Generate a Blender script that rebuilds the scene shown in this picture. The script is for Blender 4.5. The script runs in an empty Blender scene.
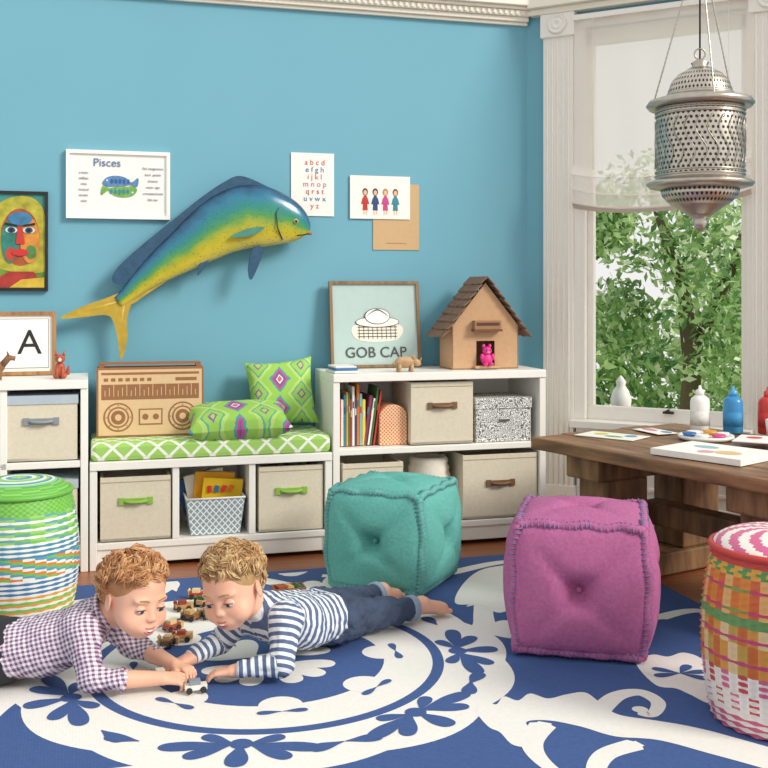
import bpy, bmesh, math, random
import numpy as np
from mathutils import Vector, Matrix, Euler
random.seed(7); rng=np.random.default_rng(7)
scene=bpy.context.scene
COL=scene.collection
# ---------- survey constants (metres) ----------
H=1.15; FL=1050.0
TH=math.radians(15.7); E=Vector((math.cos(TH),math.sin(TH),0)); Nn=Vector((-math.sin(TH),math.cos(TH),0)); WC=4.85
def on_plane(u,v,z=0.0):
    Y=(H-z)*FL/(v-290); return Vector(((u-384)*Y/FL,Y,z))
def wsz(u,v,d=0.0):
    t=(u-384)/FL; Y=(WC-d)/(Nn.y+Nn.x*t); X=t*Y
    return E.x*X+E.y*Y, H-(v-290)*Y/FL
def W(s,d,z): return E*s+Nn*(WC-d)+Vector((0,0,z))
# ---------- materials ----------
def lin(h):
    h=h.lstrip('#'); c=[int(h[i:i+2],16)/255 for i in (0,2,4)]
    return tuple([(x/12.92 if x<=0.04045 else ((x+0.055)/1.055)**2.4) for x in c]+[1.0])
class NB:
    def __init__(s,name,rough=0.6,metal=0.0):
        s.m=bpy.data.materials.new(name); s.m.use_nodes=True; s.nt=s.m.node_tree
        s.b=s.nt.nodes['Principled BSDF']; s.b.inputs['Roughness'].default_value=rough; s.b.inputs['Metallic'].default_value=metal
    def n(s,t): return s.nt.nodes.new(t)
    def put(s,sock,v):
        if isinstance(v,bpy.types.NodeSocket): s.nt.links.new(v,sock)
        elif isinstance(v,str): sock.default_value=lin(v)
        else: sock.default_value=v
    def coord(s,k='Object'): return s.n('ShaderNodeTexCoord').outputs[k]
    def xyz(s,v=None):
        x=s.n('ShaderNodeSeparateXYZ'); s.put(x.inputs[0],v if v is not None else s.coord()); return x.outputs
    def math(s,op,a,b=0.0):
        x=s.n('ShaderNodeMath'); x.operation=op; s.put(x.inputs[0],a); s.put(x.inputs[1],b); return x.outputs[0]
    def mix(s,f,a,b):
        x=s.n('ShaderNodeMix'); x.data_type='RGBA'; s.put(x.inputs[0],f); s.put(x.inputs[6],a); s.put(x.inputs[7],b); return x.outputs[2]
    def noise(s,sc,vec=None,det=3):
        x=s.n('ShaderNodeTexNoise'); s.put(x.inputs['Scale'],sc); x.inputs['Detail'].default_value=det
        s.put(x.inputs['Vector'],vec if vec is not None else s.coord()); return x.outputs[0]
    def vor(s,sc,vec=None,out='Distance',rnd=1.0):
        x=s.n('ShaderNodeTexVoronoi'); x.inputs['Scale'].default_value=sc; x.inputs['Randomness'].default_value=rnd
        s.put(x.inputs['Vector'],vec if vec is not None else s.coord()); return x.outputs[out]
    def mapv(s,scale=(1,1,1),rot=(0,0,0),vec=None):
        x=s.n('ShaderNodeMapping'); x.inputs['Scale'].default_value=scale; x.inputs['Rotation'].default_value=rot
        s.put(x.inputs[0],vec if vec is not None else s.coord()); return x.outputs[0]
    def ramp(s,f,stops,interp='LINEAR'):
        x=s.n('ShaderNodeValToRGB'); s.put(x.inputs[0],f); cr=x.color_ramp; cr.interpolation=interp
        while len(cr.elements)<len(stops): cr.elements.new(0.5)
        for e,(p,c) in zip(cr.elements,stops): e.position=p; e.color=lin(c)
        return x.outputs[0]
    def attr(s,name): 
        x=s.n('ShaderNodeAttribute'); x.attribute_name=name; return x.outputs['Fac']
    def dia(s,o,fr):
        a=s.math('ABSOLUTE',s.math('SUBTRACT',s.math('FRACT',s.math('MULTIPLY',s.math('ADD',o[0],s.math('ADD',o[1],o[2])),fr)),.5))
        c=s.math('ABSOLUTE',s.math('SUBTRACT',s.math('FRACT',s.math('MULTIPLY',s.math('SUBTRACT',o[0],s.math('ADD',o[1],o[2])),fr)),.5)); return s.math('MINIMUM',a,c)
    def col(s,c): s.put(s.b.inputs['Base Color'],c); return s
    def bump(s,h,st=0.3,dist=0.01):
        x=s.n('ShaderNodeBump'); x.inputs['Strength'].default_value=st; x.inputs['Distance'].default_value=dist
        s.put(x.inputs['Height'],h); s.nt.links.new(x.outputs[0],s.b.inputs['Normal']); return s
_mc={}
def M(hexc,rough=0.6,metal=0.0,var=0.06,ns=30,bump=0.0,name=None):
    key=(hexc,rough,metal,var,ns,bump)
    if key in _mc: return _mc[key]
    b=NB(name or 'paint_'+hexc.strip('#'),rough,metal)
    c=lin(hexc); dk=[x*(1-var*1.6) for x in c[:3]]+[1]; lt=[min(1,x*(1+var)) for x in c[:3]]+[1]
    x=b.n('ShaderNodeMix'); x.data_type='RGBA'; nz=b.noise(ns); b.put(x.inputs[0],nz); x.inputs[6].default_value=dk; x.inputs[7].default_value=lt
    b.col(x.outputs[2])
    if bump: b.bump(nz,bump,0.003)
    _mc[key]=b.m; return b.m
def fabric(name,c1,c2,freq=260,bump=0.4,rough=0.9):
    b=NB(name,rough); o=b.xyz()
    sx=b.math('SINE',b.math('MULTIPLY',b.math('ADD',o[0],o[1]),freq*6)); sz=b.math('SINE',b.math('MULTIPLY',b.math('ADD',o[2],b.math('MULTIPLY',o[1],.7)),freq*6))
    w=b.math('MULTIPLY',sx,sz); nz=b.noise(90,det=5); f=b.math('ADD',b.math('MULTIPLY',w,0.18),nz)
    b.col(b.mix(f,c1,c2)); b.bump(f,bump,0.003); return b.m
def wood(name,c1,c2,scale=(2,30,30),rough=0.55,bump=0.2):
    b=NB(name,rough); v=b.mapv(scale); n=b.noise(1.6,v,8); f=b.math('MULTIPLY',b.math('SUBTRACT',n,0.28),2.2)
    b.col(b.mix(f,c1,c2)); b.bump(n,bump,0.004); return b.m
# ---------- mesh builder ----------
class MB:
    def __init__(s): s.V=[];s.F=[];s.Mi=[];s.S=[];s.mats=[]
    def mi(s,m):
        if m not in s.mats: s.mats.append(m)
        return s.mats.index(m)
    def add(s,V,F,m,smooth=False,X=None):
        o=len(s.V); V=[Vector(v) for v in V]
        if X is not None: V=[X@v for v in V]
        s.V+=V; ms=m if isinstance(m,list) else None
        for i,f in enumerate(F):
            s.F.append([a+o for a in f]); s.Mi.append(s.mi(ms[i] if ms else m)); s.S.append(smooth)
    def box(s,c,d,m,rot=None,taper=1.0):
        x,y,z=[k/2 for k in d]; V=[]
        for k in (-1,1):
            t=taper if k<0 else 1
            V+=[(-x*t,-y*t,k*z),(x*t,-y*t,k*z),(x*t,y*t,k*z),(-x*t,y*t,k*z)]
        X=Matrix.Translation(c)
        if rot: X=X@Euler(rot).to_matrix().to_4x4()
        s.add(V,[(3,2,1,0),(4,5,6,7),(0,1,5,4),(1,2,6,5),(2,3,7,6),(3,0,4,7)],m,False,X)
    def bx(s,a,b,m):
        s.box([(a[i]+b[i])/2 for i in range(3)],[abs(b[i]-a[i]) for i in range(3)],m)
    def tube(s,P,r,m,n=8,closed=False,smooth=True):
        P=[Vector(p) for p in P]; L=len(P); R=r if isinstance(r,(list,tuple)) else [r]*L
        V=[];F=[]; ref=None
        for i,p in enumerate(P):
            t=(P[(i+1)%L]-P[i-1]) if closed else (P[min(i+1,L-1)]-P[max(i-1,0)])
            if t.length<1e-9: t=Vector((0,0,1))
            t.normalize()
            if ref is None: ref=Vector((0,0,1)) if abs(t.z)<.9 else Vector((1,0,0))
            a=t.cross(ref)
            if a.length<1e-5: a=t.orthogonal()
            a.normalize(); b=a.cross(t); ref=b
            for k in range(n):
                g=2*math.pi*k/n; V.append(p+(a*math.cos(g)+b*math.sin(g))*R[i])
        for i in range(L if closed else L-1):
            j=(i+1)%L
            for k in range(n):
                l=(k+1)%n; F.append((i*n+k,i*n+l,j*n+l,j*n+k))
        if not closed: F.append(tuple(range(n))[::-1]); F.append(tuple((L-1)*n+k for k in range(n)))
        s.add(V,F,m,smooth)
    def lathe(s,prof,m,n=32,X=None,smooth=True,mf=None):
        V=[];F=[];ms=[]
        for r,z in prof:
            for k in range(n): g=2*math.pi*k/n; V.append((r*math.cos(g),r*math.sin(g),z))
        for i in range(len(prof)-1):
            for k in range(n):
                l=(k+1)%n; F.append((i*n+k,i*n+l,(i+1)*n+l,(i+1)*n+k)); ms.append(mf(i,k) if mf else m)
        F.append(tuple(range(n))[::-1]); ms.append(m); F.append(tuple((len(prof)-1)*n+k for k in range(n))); ms.append(m)
        s.add(V,F,ms,smooth,X)
    def ell(s,c,r,m,rot=None,n=14):
        V=[];F=[]
        for i in range(1,n):
            a=math.pi*i/n
            for k in range(n*2): g=math.pi*k/n; V.append((r[0]*math.sin(a)*math.cos(g),r[1]*math.sin(a)*math.sin(g),r[2]*math.cos(a)))
        N2=n*2; top=len(V); V+=[(0,0,r[2]),(0,0,-r[2])]
        for i in range(n-2):
            for k in range(N2): l=(k+1)%N2; F.append((i*N2+k,(i+1)*N2+k,(i+1)*N2+l,i*N2+l))
        for k in range(N2):
            l=(k+1)%N2; F.append((top,k,l)); F.append((top+1,(n-2)*N2+l,(n-2)*N2+k))
        X=Matrix.Translation(c)
        if rot is not None: X=X@(Euler(rot).to_matrix().to_4x4() if not isinstance(rot,Matrix) else rot.to_4x4())
        s.add(V,F,m,True,X)
    def flat(s,P,y,m,t=0.0015):
        n=len(P); V=[(p[0],y,p[1]) for p in P]+[(p[0],y+t,p[1]) for p in P]
        F=[tuple(range(n)),tuple(range(2*n-1,n-1,-1))]+[(i,i+n,(i+1)%n+n,(i+1)%n) for i in range(n)]
        s.add(V,F,m)
    def pillow(s,w,h,t,m,X=None,n=22):
        V=[];F=[]
        for sgn in (1,-1):
            for i in range(n+1):
                for j in range(n+1):
                    a=2*i/n-1;b=2*j/n-1
                    pin=1-0.10*(1-abs(a)**2)*abs(b)**4; pin2=1-0.10*(1-abs(b)**2)*abs(a)**4
                    th=((1-a**4)*(1-b**4))**0.5
                    V.append((a*w/2*pin2,b*h/2*pin,sgn*t/2*th))
        K=(n+1)**2
        for i in range(n):
            for j in range(n):
                a=i*(n+1)+j; q=(a,a+n+1,a+n+2,a+1); F.append(q); F.append(tuple(K+x for x in q[::-1]))
        s.add(V,F,m,True,X)
    def obj(s,name,loc=(0,0,0),rz=0.0,bevel=0.0,parent=None,rot=None,attrs=None):
        me=bpy.data.meshes.new(name); me.from_pydata([tuple(v) for v in s.V],[],s.F)
        for m in s.mats: me.materials.append(m)
        me.polygons.foreach_set('material_index',s.Mi); me.polygons.foreach_set('use_smooth',s.S)
        if attrs:
            for k,a in attrs.items():
                at_=me.attributes.new(k,'FLOAT','POINT'); at_.data.foreach_set('value',a)
        me.update()
        if not attrs:
            bm=bmesh.new(); bm.from_mesh(me); bmesh.ops.recalc_face_normals(bm,faces=bm.faces); bm.to_mesh(me); bm.free()
        o=bpy.data.objects.new(name,me); COL.objects.link(o)
        o.location=loc; o.rotation_euler=rot if rot else (0,0,rz)
        if parent: o.parent=parent
        if bevel:
            b=o.modifiers.new('bevel','BEVEL'); b.width=bevel; b.segments=2; b.limit_method='ANGLE'; b.angle_limit=math.radians(50)
        return o
def ellp(cx,cz,rx,rz,n=24,a0=0): return [(cx+rx*math.cos(2*math.pi*i/n+a0),cz+rz*math.sin(2*math.pi*i/n+a0)) for i in range(n)]
def cr(P,n=8,closed=True):
    out=[];L=len(P);P=[np.array(p,float) for p in P]
    for i in (range(L) if closed else range(L-1)):
        p0=P[i-1] if (closed or i>0) else P[0]; p1=P[i]; p2=P[(i+1)%L]; p3=P[(i+2)%L] if (closed or i+2<L) else P[-1]
        for k in range(n):
            t=k/n; out.append(tuple(0.5*((2*p1)+(-p0+p2)*t+(2*p0-5*p1+4*p2-p3)*t*t+(-p0+3*p1-3*p2+p3)*t**3)))
    if not closed: out.append(tuple(P[-1]))
    return out
def text(s,body,size,loc,m,parent,name,align='CENTER'):
    c=bpy.data.curves.new(name,'FONT'); c.body=body; c.size=size; c.extrude=0.0006; c.align_x=align; c.align_y='CENTER'
    c.materials.append(m); o=bpy.data.objects.new(name,c); COL.objects.link(o); o.location=loc; o.rotation_euler=(math.radians(90),0,0); o.parent=parent; return o
# ================= ROOM =================
def wallmat():
    b=NB('blue_wall_paint',0.7); n=b.noise(2.0); b.col(b.mix(n,'#6ca8bb','#72aec0')); b.bump(b.noise(220),0.06,0.002); return b.m
BLUE=wallmat(); WHITE=M('#efebe2',0.45,0,0.02); CREAM=M('#ece6d6',0.5,0,0.02)
m=MB(); m.bx((-2.4,0,0),(2.13,0.12,2.62),BLUE); m.obj('wall_back',W(0,0,0),TH)
m=MB()
for (z0,z1,p) in ((2.462,2.478,.02),(2.478,2.50,.035),(2.50,2.53,.05),(2.53,2.545,.065),(2.545,2.62,.085)):
    m.bx((-2.4,-p,z0),(2.10,0,z1),CREAM)
for i in range(150): 
    x=-2.38+i*0.03; m.box((x,-.052,2.515),(.016,.012,.022),CREAM)
m.obj('trim_1',W(0,0,0),TH,bevel=.004)
m=MB(); m.bx((-2.4,-.02,0),(-.999,0,.14),WHITE); m.bx((2.03,-.02,0),(2.085,0,.14),WHITE); m.obj('baseboard_back',W(0,0,0),TH,bevel=.004)
def floormat():
    b=NB('reddish_plank_floor',0.35); v=b.mapv((1,1,1),(0,0,-TH)); o=b.xyz(v)
    pl=b.math('MULTIPLY',o[1],11.0); fr=b.math('FRACT',pl); idn=b.math('FLOOR',pl)
    g=b.noise(3,b.mapv((1.2,22,1),(0,0,-TH)),6); w=b.n('ShaderNodeTexWhiteNoise'); w.noise_dimensions='1D'; b.put(w.inputs['W'],idn)
    f=b.math('ADD',b.math('MULTIPLY',g,.8),b.math('MULTIPLY',w.outputs[0],.25)); c=b.mix(f,'#6a351b','#b87348')
    seam=b.math('LESS_THAN',fr,0.03); b.col(b.mix(seam,c,'#2a130a')); return b.m
m=MB(); m.box((0,2.6,-.05),(7.0,6.4,.1),floormat()); m.obj('floor')
# bay wall
BA=math.radians(-29); BO=Vector((0.7135,5.239,0)); WR=1.075
m=MB()
m.bx((0,0,0),(.30,.12,2.62),BLUE); m.bx((.30,0,0),(WR,.12,.52),BLUE); m.bx((.30,0,2.42),(WR,.12,2.62),BLUE); m.bx((WR,0,0),(2.5,.12,2.62),BLUE)
m.obj('wall_right',BO,BA)
m=MB()
for x0,x1 in ((.095,.25),(WR,WR+.155)):
    m.bx((x0,-.03,0),(x1,0,2.44),WHITE)
    for i in range(5): m.tube([(x0+.023+i*.027,-.031,.2),(x0+.023+i*.027,-.031,2.38)],.006,WHITE,8)
    m.bx((x0-.01,-.045,2.385),(x1+.01,0,2.50),WHITE); m.bx((x0-.01,-.04,0),(x1+.01,0,.2),WHITE)
    m.lathe([(.0,0),(.02,.014),(.03,.004),(.042,.014),(.052,0)],WHITE,20,Matrix.Translation(((x0+x1)/2,-.045,2.445))@Matrix.Rotation(math.pi/2,4,'X'))
m.bx((.26,-.022,2.42),(WR-.01,0,2.47),WHITE)
for (z0,z1,p) in ((2.50,2.53,.05),(2.53,2.62,.08)): m.bx((0.03,-p,z0),(2.5,0,z1),CREAM)
m.obj('trim_2',BO,BA,bevel=.004)
m=MB()
m.bx((.26,-.012,.0),(WR-.01,0,.46),WHITE); m.bx((.26,-.03,0),(WR-.01,-.012,.15),WHITE)
m.bx((.30,-.026,.20),(.99,-.012,.22),WHITE);m.bx((.30,-.026,.40),(.99,-.012,.42),WHITE);m.bx((.30,-.026,.22),(.32,-.012,.40),WHITE);m.bx((.97,-.026,.22),(.99,-.012,.40),WHITE)
m.bx((WR+.165,-.012,0),(2.5,0,.5),WHITE)
m.obj('baseboard_right',BO,BA,bevel=.004)
m=MB()
m.bx((.25,-.09,.49),(WR+.01,.10,.525),WHITE); m.bx((.27,-.05,.46),(WR,0,.49),WHITE)
m.bx((.25,-.02,.525),(.305,.10,2.42),WHITE);m.bx((WR-.02,-.02,.525),(WR+.005,.10,2.42),WHITE)
m.bx((.305,.02,.525),(WR-.02,.06,.59),WHITE);m.bx((.305,.02,.59),(.335,.06,2.4),WHITE);m.bx((WR-.05,.02,.59),(WR-.02,.06,2.4),WHITE);m.bx((.305,.02,2.34),(WR-.02,.06,2.42),WHITE)
m.box((.70,.005,.577),(.05,.02,.012),M('#4b4238',.4,.8)); m.tube([(.69,.0,.582),(.71,-.02,.592)],.006,M('#4b4238',.4,.8))
m.obj('window_1',BO,BA,bevel=.003)
# roman shade (sheer linen)
def sheer(name,c1,c2,tr_,al):
    sh=NB(name,.9); o=sh.xyz(); st=sh.math('MULTIPLY',sh.math('ADD',sh.math('SINE',sh.math('MULTIPLY',o[2],900)),sh.math('SINE',sh.math('MULTIPLY',o[0],900))),.2)
    sh.col(sh.mix(st,c1,c2)); t=sh.n('ShaderNodeBsdfTranslucent'); t.inputs[0].default_value=lin('#fffaf4'); mx=sh.n('ShaderNodeMixShader'); mx.inputs[0].default_value=tr_
    outn=[x for x in sh.nt.nodes if x.type=='OUTPUT_MATERIAL'][0]; sh.nt.links.new(sh.b.outputs[0],mx.inputs[1]); sh.nt.links.new(t.outputs[0],mx.inputs[2])
    tp=sh.n('ShaderNodeBsdfTransparent'); m2=sh.n('ShaderNodeMixShader'); m2.inputs[0].default_value=al; sh.nt.links.new(mx.outputs[0],m2.inputs[1]); sh.nt.links.new(tp.outputs[0],m2.inputs[2]); sh.nt.links.new(m2.outputs[0],outn.inputs[0]); return sh.m
SHM=sheer('sheer_linen','#fbf6f0','#f1e9e0',.45,.32); SHB=sheer('linen_band','#b3a08c','#9d8b78',.2,.0)
m=MB(); nx,nz=40,70; V=[];F=[];ms=[]
for j in range(nz+1):
    t=j/nz
    for i in range(nx+1):
        a=i/nx; sag=-.045*(1-abs(2*a-1)**2.5)+.03*a; zb=1.545+sag; lo=max(0,1-t/.22)
        fold=0
        if t<.22: fold=-.035*abs(math.sin(t/.22*math.pi*3))-.008
        z=zb+(2.47-zb)*t
        if t<.22: z=zb+(2.47-zb)*t*(.75+.25*t/.22)+.018*math.sin(t/.22*math.pi*6)-.03*(1-abs(2*a-1)**2)*t/.22*(1-t/.22)*2
        V.append((.258+a*(WR-.25),-.045+fold+.004*math.sin(a*25+t*3)+.003*math.sin(a*60)*lo,z))
for j in range(nz):
    for i in range(nx): k=j*(nx+1)+i; F.append((k,k+1,k+nx+2,k+nx+1)); ms.append(SHB if j==0 else SHM)
m.add(V,F,ms,True); m.bx((.258,-.06,2.45),(WR+.005,-.03,2.475),WHITE)
for a in (.12,.88): m.tube([(.258+a*(WR-.25),-.055,1.7),(.258+a*(WR-.25),-.055,2.45)],.0015,WHITE,4)
m.obj('roman_shade',BO,BA)
# ================= OUTSIDE =================
def leafm(c):
    b=NB('leaf_'+c[1:],.5); b.col(c); t=b.n('ShaderNodeBsdfTranslucent'); t.inputs[0].default_value=lin(c); mx=b.n('ShaderNodeMixShader'); mx.inputs[0].default_value=.45
    outn=[x for x in b.nt.nodes if x.type=='OUTPUT_MATERIAL'][0]; b.nt.links.new(b.b.outputs[0],mx.inputs[1]); b.nt.links.new(t.outputs[0],mx.inputs[2]); b.nt.links.new(mx.outputs[0],outn.inputs[0]); return b.m
G=[leafm('#93b774'),leafm('#bcd696'),leafm('#64905a'),leafm('#e6f2cf')]
def foliage(name,clusters,n,size,seed,trunk=None):
    r=np.random.default_rng(seed); m=MB(); V=[];F=[];ms=[]
    for i in range(n):
        c,R=clusters[r.integers(len(clusters))]; d=r.normal(size=3); d/=np.linalg.norm(d); p=np.array(c)+d*R*r.uniform(.45,1.05)
        if p[2]<-.40: p[2]=-.40+r.uniform(0,.2)
        a=r.normal(size=3); a/=np.linalg.norm(a); b=np.cross(a,r.normal(size=3)); b/=np.linalg.norm(b); s=size*r.uniform(.6,1.3); k=len(V)
        V+=[p-a*s,p+b*s*.45,p+a*s,p-b*s*.45]; F.append((k,k+1,k+2,k+3)); ms.append(G[r.choice(4,p=[.33,.32,.17,.18])])
    m.add(V,F,ms)
    if trunk:
        for P,R in trunk: m.tube(P,R,M('#6b5a48',.9,0,.2,bump=.5),8)
    return m.obj(name)
foliage('garden_tree',[((2.75,8.4,1.3),.55),((2.3,8.9,1.75),.6),((3.0,8.9,1.9),.7),((2.9,8.4,.55),.5),((1.75,8.5,1.7),.28),((2.0,9.0,.9),.35),((3.5,8.9,1.1),.7)],9000,.045,1,
  [([(2.55,8.9,-.4),(2.6,8.85,.5),(2.5,8.8,1.2),(2.2,8.8,2.1)],[.10,.08,.06,.03]),([(2.6,8.85,.6),(2.9,8.8,1.3),(3.2,8.9,2.1)],[.06,.045,.02])])
foliage('garden_hedge',[((x,11.6+.3*math.sin(x*3),.55+.45*math.sin(x*1.7)),.80) for x in np.arange(1.2,6.5,.5)],9000,.075,2)
m=MB(); m.box((3,9.5,-.60),(14,7.0,.1),M('#9fb87a',.9,0,.2)); m.obj('garden_lawn')
m=MB(); prof=[(.0,-.5),(.065,-.5),(.065,-.4),(.045,-.38),(.045,.29),(.056,.31),(.056,.33),(.034,.35),(.056,.40),(.060,.44),(.045,.49),(.024,.52),(.030,.54),(.014,.565),(0,.58)]
m.lathe(prof,M('#e6e3da',.6),20); m.obj('porch_post_finial',(1.365,6.05,0.08))
m=MB(); m.bx((0.4,6.2,.18),(3.4,6.28,.23),WHITE)
for i in range(22): m.bx((.5+i*.13,6.22,-.5),(.54+i*.13,6.26,.18),WHITE)
m.bx((.4,6.2,-.5),(3.4,6.28,-.42),WHITE); m.obj('porch_railing')
# ================= RUG =================
RB=fabric('rug_blue','#324e80','#42609a',120,.15); RC=fabric('rug_cream','#dfded8','#efede6',120,.15)
m=MB()
def wl(s,c): return E*s+Nn*c
pts=[wl(-1.6,1.7),wl(2.15,1.7),wl(2.15,4.24),wl(-1.6,4.24)]
V=[(p.x,p.y,.0005) for p in pts]+[(p.x,p.y,.0036) for p in pts]
m.add(V,[(3,2,1,0),(4,5,6,7),(0,1,5,4),(1,2,6,5),(2,3,7,6),(3,0,4,7)],RB)
zc=[0]
def zz(mt):
    zc[0]+=1; return (.0038 if mt is RC else .0048)+zc[0]*.000005
def inside(p):
    P=Vector((p[0],p[1],0)); s=E.dot(P); c=Nn.dot(P); s=min(max(s,-1.59),2.14); c=min(max(c,1.71),4.20); q=wl(s,c); return (q.x,q.y)
def fpoly(P,mt):
    z=zz(mt); bm=bmesh.new(); P=[inside(p) for p in P]; vs=[bm.verts.new((p[0],p[1],z)) for p in P]; f=bm.faces.new(vs); bmesh.ops.triangulate(bm,faces=[f])
    bm.verts.index_update(); V=[v.co.copy() for v in bm.verts]; F=[]
    for f in bm.faces:
        f.normal_update(); ii=[v.index for v in f.verts]
        if f.normal.z<0: ii=ii[::-1]
        F.append(ii)
    bm.free(); m.add(V,F,mt)
def ring(c,r0,r1,mt,a0=0,a1=360,n=90):
    z=zz(mt); V=[];F=[]
    for i in range(n+1):
        a=math.radians(a0+(a1-a0)*i/n); 
        for r in (r0,r1): q=inside((c[0]+r*math.cos(a),c[1]+r*math.sin(a))); V.append((q[0],q[1],z))
    for i in range(n): k=2*i; F.append((k,k+1,k+3,k+2))
    m.add(V,F,mt)
def leaf(cx,cy,a,l,w,mt):
    ca,sa=math.cos(a),math.sin(a); P=[(0,0),(.2*l,w*.35),(.6*l,w),(.9*l,w*.85),(l,0),(.9*l,-w*.85),(.6*l,-w),(.2*l,-w*.35)]
    fpoly(cr([(cx+x*ca-y*sa,cy+x*sa+y*ca) for x,y in P],5),mt)
def ribbon(Q,w,mt=RC,ends=(.25,1.0)):
    z=zz(mt); Q=cr(Q,10,False); n=len(Q); V=[];F=[]
    for i,p in enumerate(Q):
        a=Q[max(i-1,0)];b=Q[min(i+1,n-1)]; t=Vector((b[0]-a[0],b[1]-a[1])).normalized(); k=i/(n-1)
        ww=w*(ends[0]*(k)+ends[1]*(1-k))*(1 if .04<k<.97 else .5)
        for sg in (1,-1): q=inside((p[0]-sg*t.y*ww,p[1]+sg*t.x*ww)); V.append((q[0],q[1],z))
    for i in range(n-1): k=2*i; F.append((k,k+1,k+3,k+2))
    m.add(V,F,mt)
def px(P): return [tuple(on_plane(u,v)[:2]) for u,v in P]
C=(-.36,3.25)
def pol(A,r): a=math.radians(A); return (C[0]+r*math.cos(a),C[1]+r*math.sin(a))
for A in (20,80,140,200,260):
    for sg in (-1,1):
        if A==260 and sg>0: continue
        if A==20 and sg<0: continue
        ribbon([pol(A+sg*2,.74),pol(A+sg*7,.79),pol(A+sg*14,.86),pol(A+sg*20,.96),pol(A+sg*19,1.07),pol(A+sg*13,1.12),pol(A+sg*8.5,1.06),pol(A+sg*10,.98),pol(A+sg*13,.985)],.034,RC,(.5,1.2))
        ring(pol(A+sg*12.2,1.005),.0001,.032,RC,n=20)
        a=math.radians(A+sg*28); p=pol(A+sg*20,.86); leaf(p[0],p[1],a,.16,.032,RC)
    a=math.radians(A); p=pol(A,.74)
    for da,l in ((0,.24),(-.55,.17),(.55,.17)): leaf(p[0],p[1],a+da,l,.036,RC)
P=[]
for i in range(144):
    A=i*2.5; P.append(pol(A,.735+.028*abs(math.cos(math.radians(A*6+90)))))
z=zz(RC); V=[];F=[]
for i,p in enumerate(P):
    q=inside(p); V.append((q[0],q[1],z)); p2=pol(i*2.5,.545); V.append((p2[0],p2[1],z))
for i in range(len(P)): k=2*i; l=2*((i+1)%len(P)); F.append((k,k+1,l+1,l))
m.add(V,F,RC)
ring(C,.36,.51,RC)
for A in (210,270,8,92,150,318):
    a=math.radians(A); cx,cy=pol(A,.60)
    for k in (-1,1):
        tang=a+k*math.pi/2; bx,by=cx+.018*math.cos(tang),cy+.018*math.sin(tang)
        leaf(bx,by,tang-k*.12,.19,.026,RB); leaf(bx,by,tang-k*.62,.14,.024,RB); leaf(bx,by,tang+k*.5,.10,.02,RB)
        leaf(pol(A+k*24,.64)[0],pol(A+k*24,.64)[1],tang+k*.3,.10,.022,RB)
    leaf(cx,cy,a,.13,.028,RB); ring((cx,cy),0.0001,.03,RB,n=18)
for A in range(0,360,45):
    a=math.radians(A+12); p=pol(A+12,.36); 
    ring(p,.0001,.062,RC,n=24)
    p=pol(A+12,.405); leaf(p[0],p[1],a+math.pi/2,.07,.012,RB); leaf(p[0],p[1],a-math.pi/2,.07,.012,RB)
for A in range(45,405,90):
    a=math.radians(A+10); p=pol(A+10,.05)
    for k in (-.6,0,.6): leaf(p[0],p[1],a+k,.17,.034,RC)
ring(C,.0001,.06,RC)
fpoly(cr(px([(476,712),(484,702),(496,706),(504,698),(518,702),(530,695),(548,700),(566,696),(585,694),(600,704),(618,716),(655,722),(690,728),(730,738),(800,760),(800,778),(720,758),(660,742),(615,738),(580,728),(548,722),(526,724),(538,738),(528,748),(512,746),(500,734),(488,728)]),6),RC)
ribbon(px([(596,716),(616,698),(640,694),(658,704),(652,716),(638,714)]),.028,RC,(.5,1.1)); ring(tuple(on_plane(640,711)[:2]),.0001,.022,RC,n=16)
ribbon(px([(545,724),(532,745),(548,768),(600,800)]),.038); ribbon(px([(640,745),(606,756),(596,775),(612,790)]),.03,RC,(.6,1.1))
fpoly(cr(px([(636,664),(652,656),(668,658),(684,654),(704,662),(726,690),(712,705),(690,696),(676,690),(655,686)]),6),RC)
for a in (0.2,1.0,-.6,2.6,3.4): p=on_plane(680,675); leaf(p.x,p.y,a,.085,.016,RB)
fpoly(cr(px([(455,604),(464,584),(484,570),(520,566),(545,574),(525,584),(508,590),(516,604),(500,614),(478,606)]),6),RC)
ribbon(px([(655,620),(700,612),(760,632),(800,650)]),.03); 
ribbon([wl(.9,4.12),wl(1.3,4.0),wl(1.7,4.12),wl(2.0,3.95),wl(1.95,3.7)],.04); ribbon([wl(-1.4,4.1),wl(-.9,4.0),wl(-.5,4.12),wl(-.1,4.0),wl(.2,4.1)],.045,RC,(.8,.8))
m.obj('area_rug')
# ================= SHELVES =================
SW=M('#f5f2ea',.4,0,.015)
def unit(name,s0,s1,h,div,shelves,top=.035,back=SW):
    m=MB(); w=s1-s0; D=.385; t=.03; f=-D/2; b=D/2
    m.bx((0,f-.006,h-top),(w,b,h),SW); m.bx((0,f,0),(t,b,h-top),SW); m.bx((w-t,f,0),(w,b,h-top),SW)
    for z in shelves: m.bx((t,f+.004,z-.028),(w-t,b-.01,z),SW)
    m.bx((t,b-.012,.05),(w-t,b,h-top),back)
    m.bx((t,f+.012,.02),(w-t,f+.03,shelves[0]-.028),SW)
    for d in div: m.bx((d-.014,f+.004,shelves[0]),(d+.014,b-.012,h-top),SW)
    return m.obj(name,W(s0,.20+.006,0),TH,bevel=.003)
unit('storage_shelf',1.022,2.025,.783,[],[.11,.455])
unit('storage_bench',.003,1.017,.445,[.347,.667],[.11])
unit('storage_shelf',-.99,-.003,.783,[.33,.66],[.11,.455])
b=NB('green_trellis',.85); o=b.xyz(b.mapv((1,1,1)))
b.col(b.mix(b.math('LESS_THAN',b.dia(o,11.0),.09),'#a2cf68','#f4f5ea')); b.bump(b.noise(200),.2,.002)
m=MB(); m.bx((0.005,-.19,0),(1.01,.185,.075),b.m); m.obj('bench_cushion',W(.003,.206,.446),TH,bevel=.018)
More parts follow.
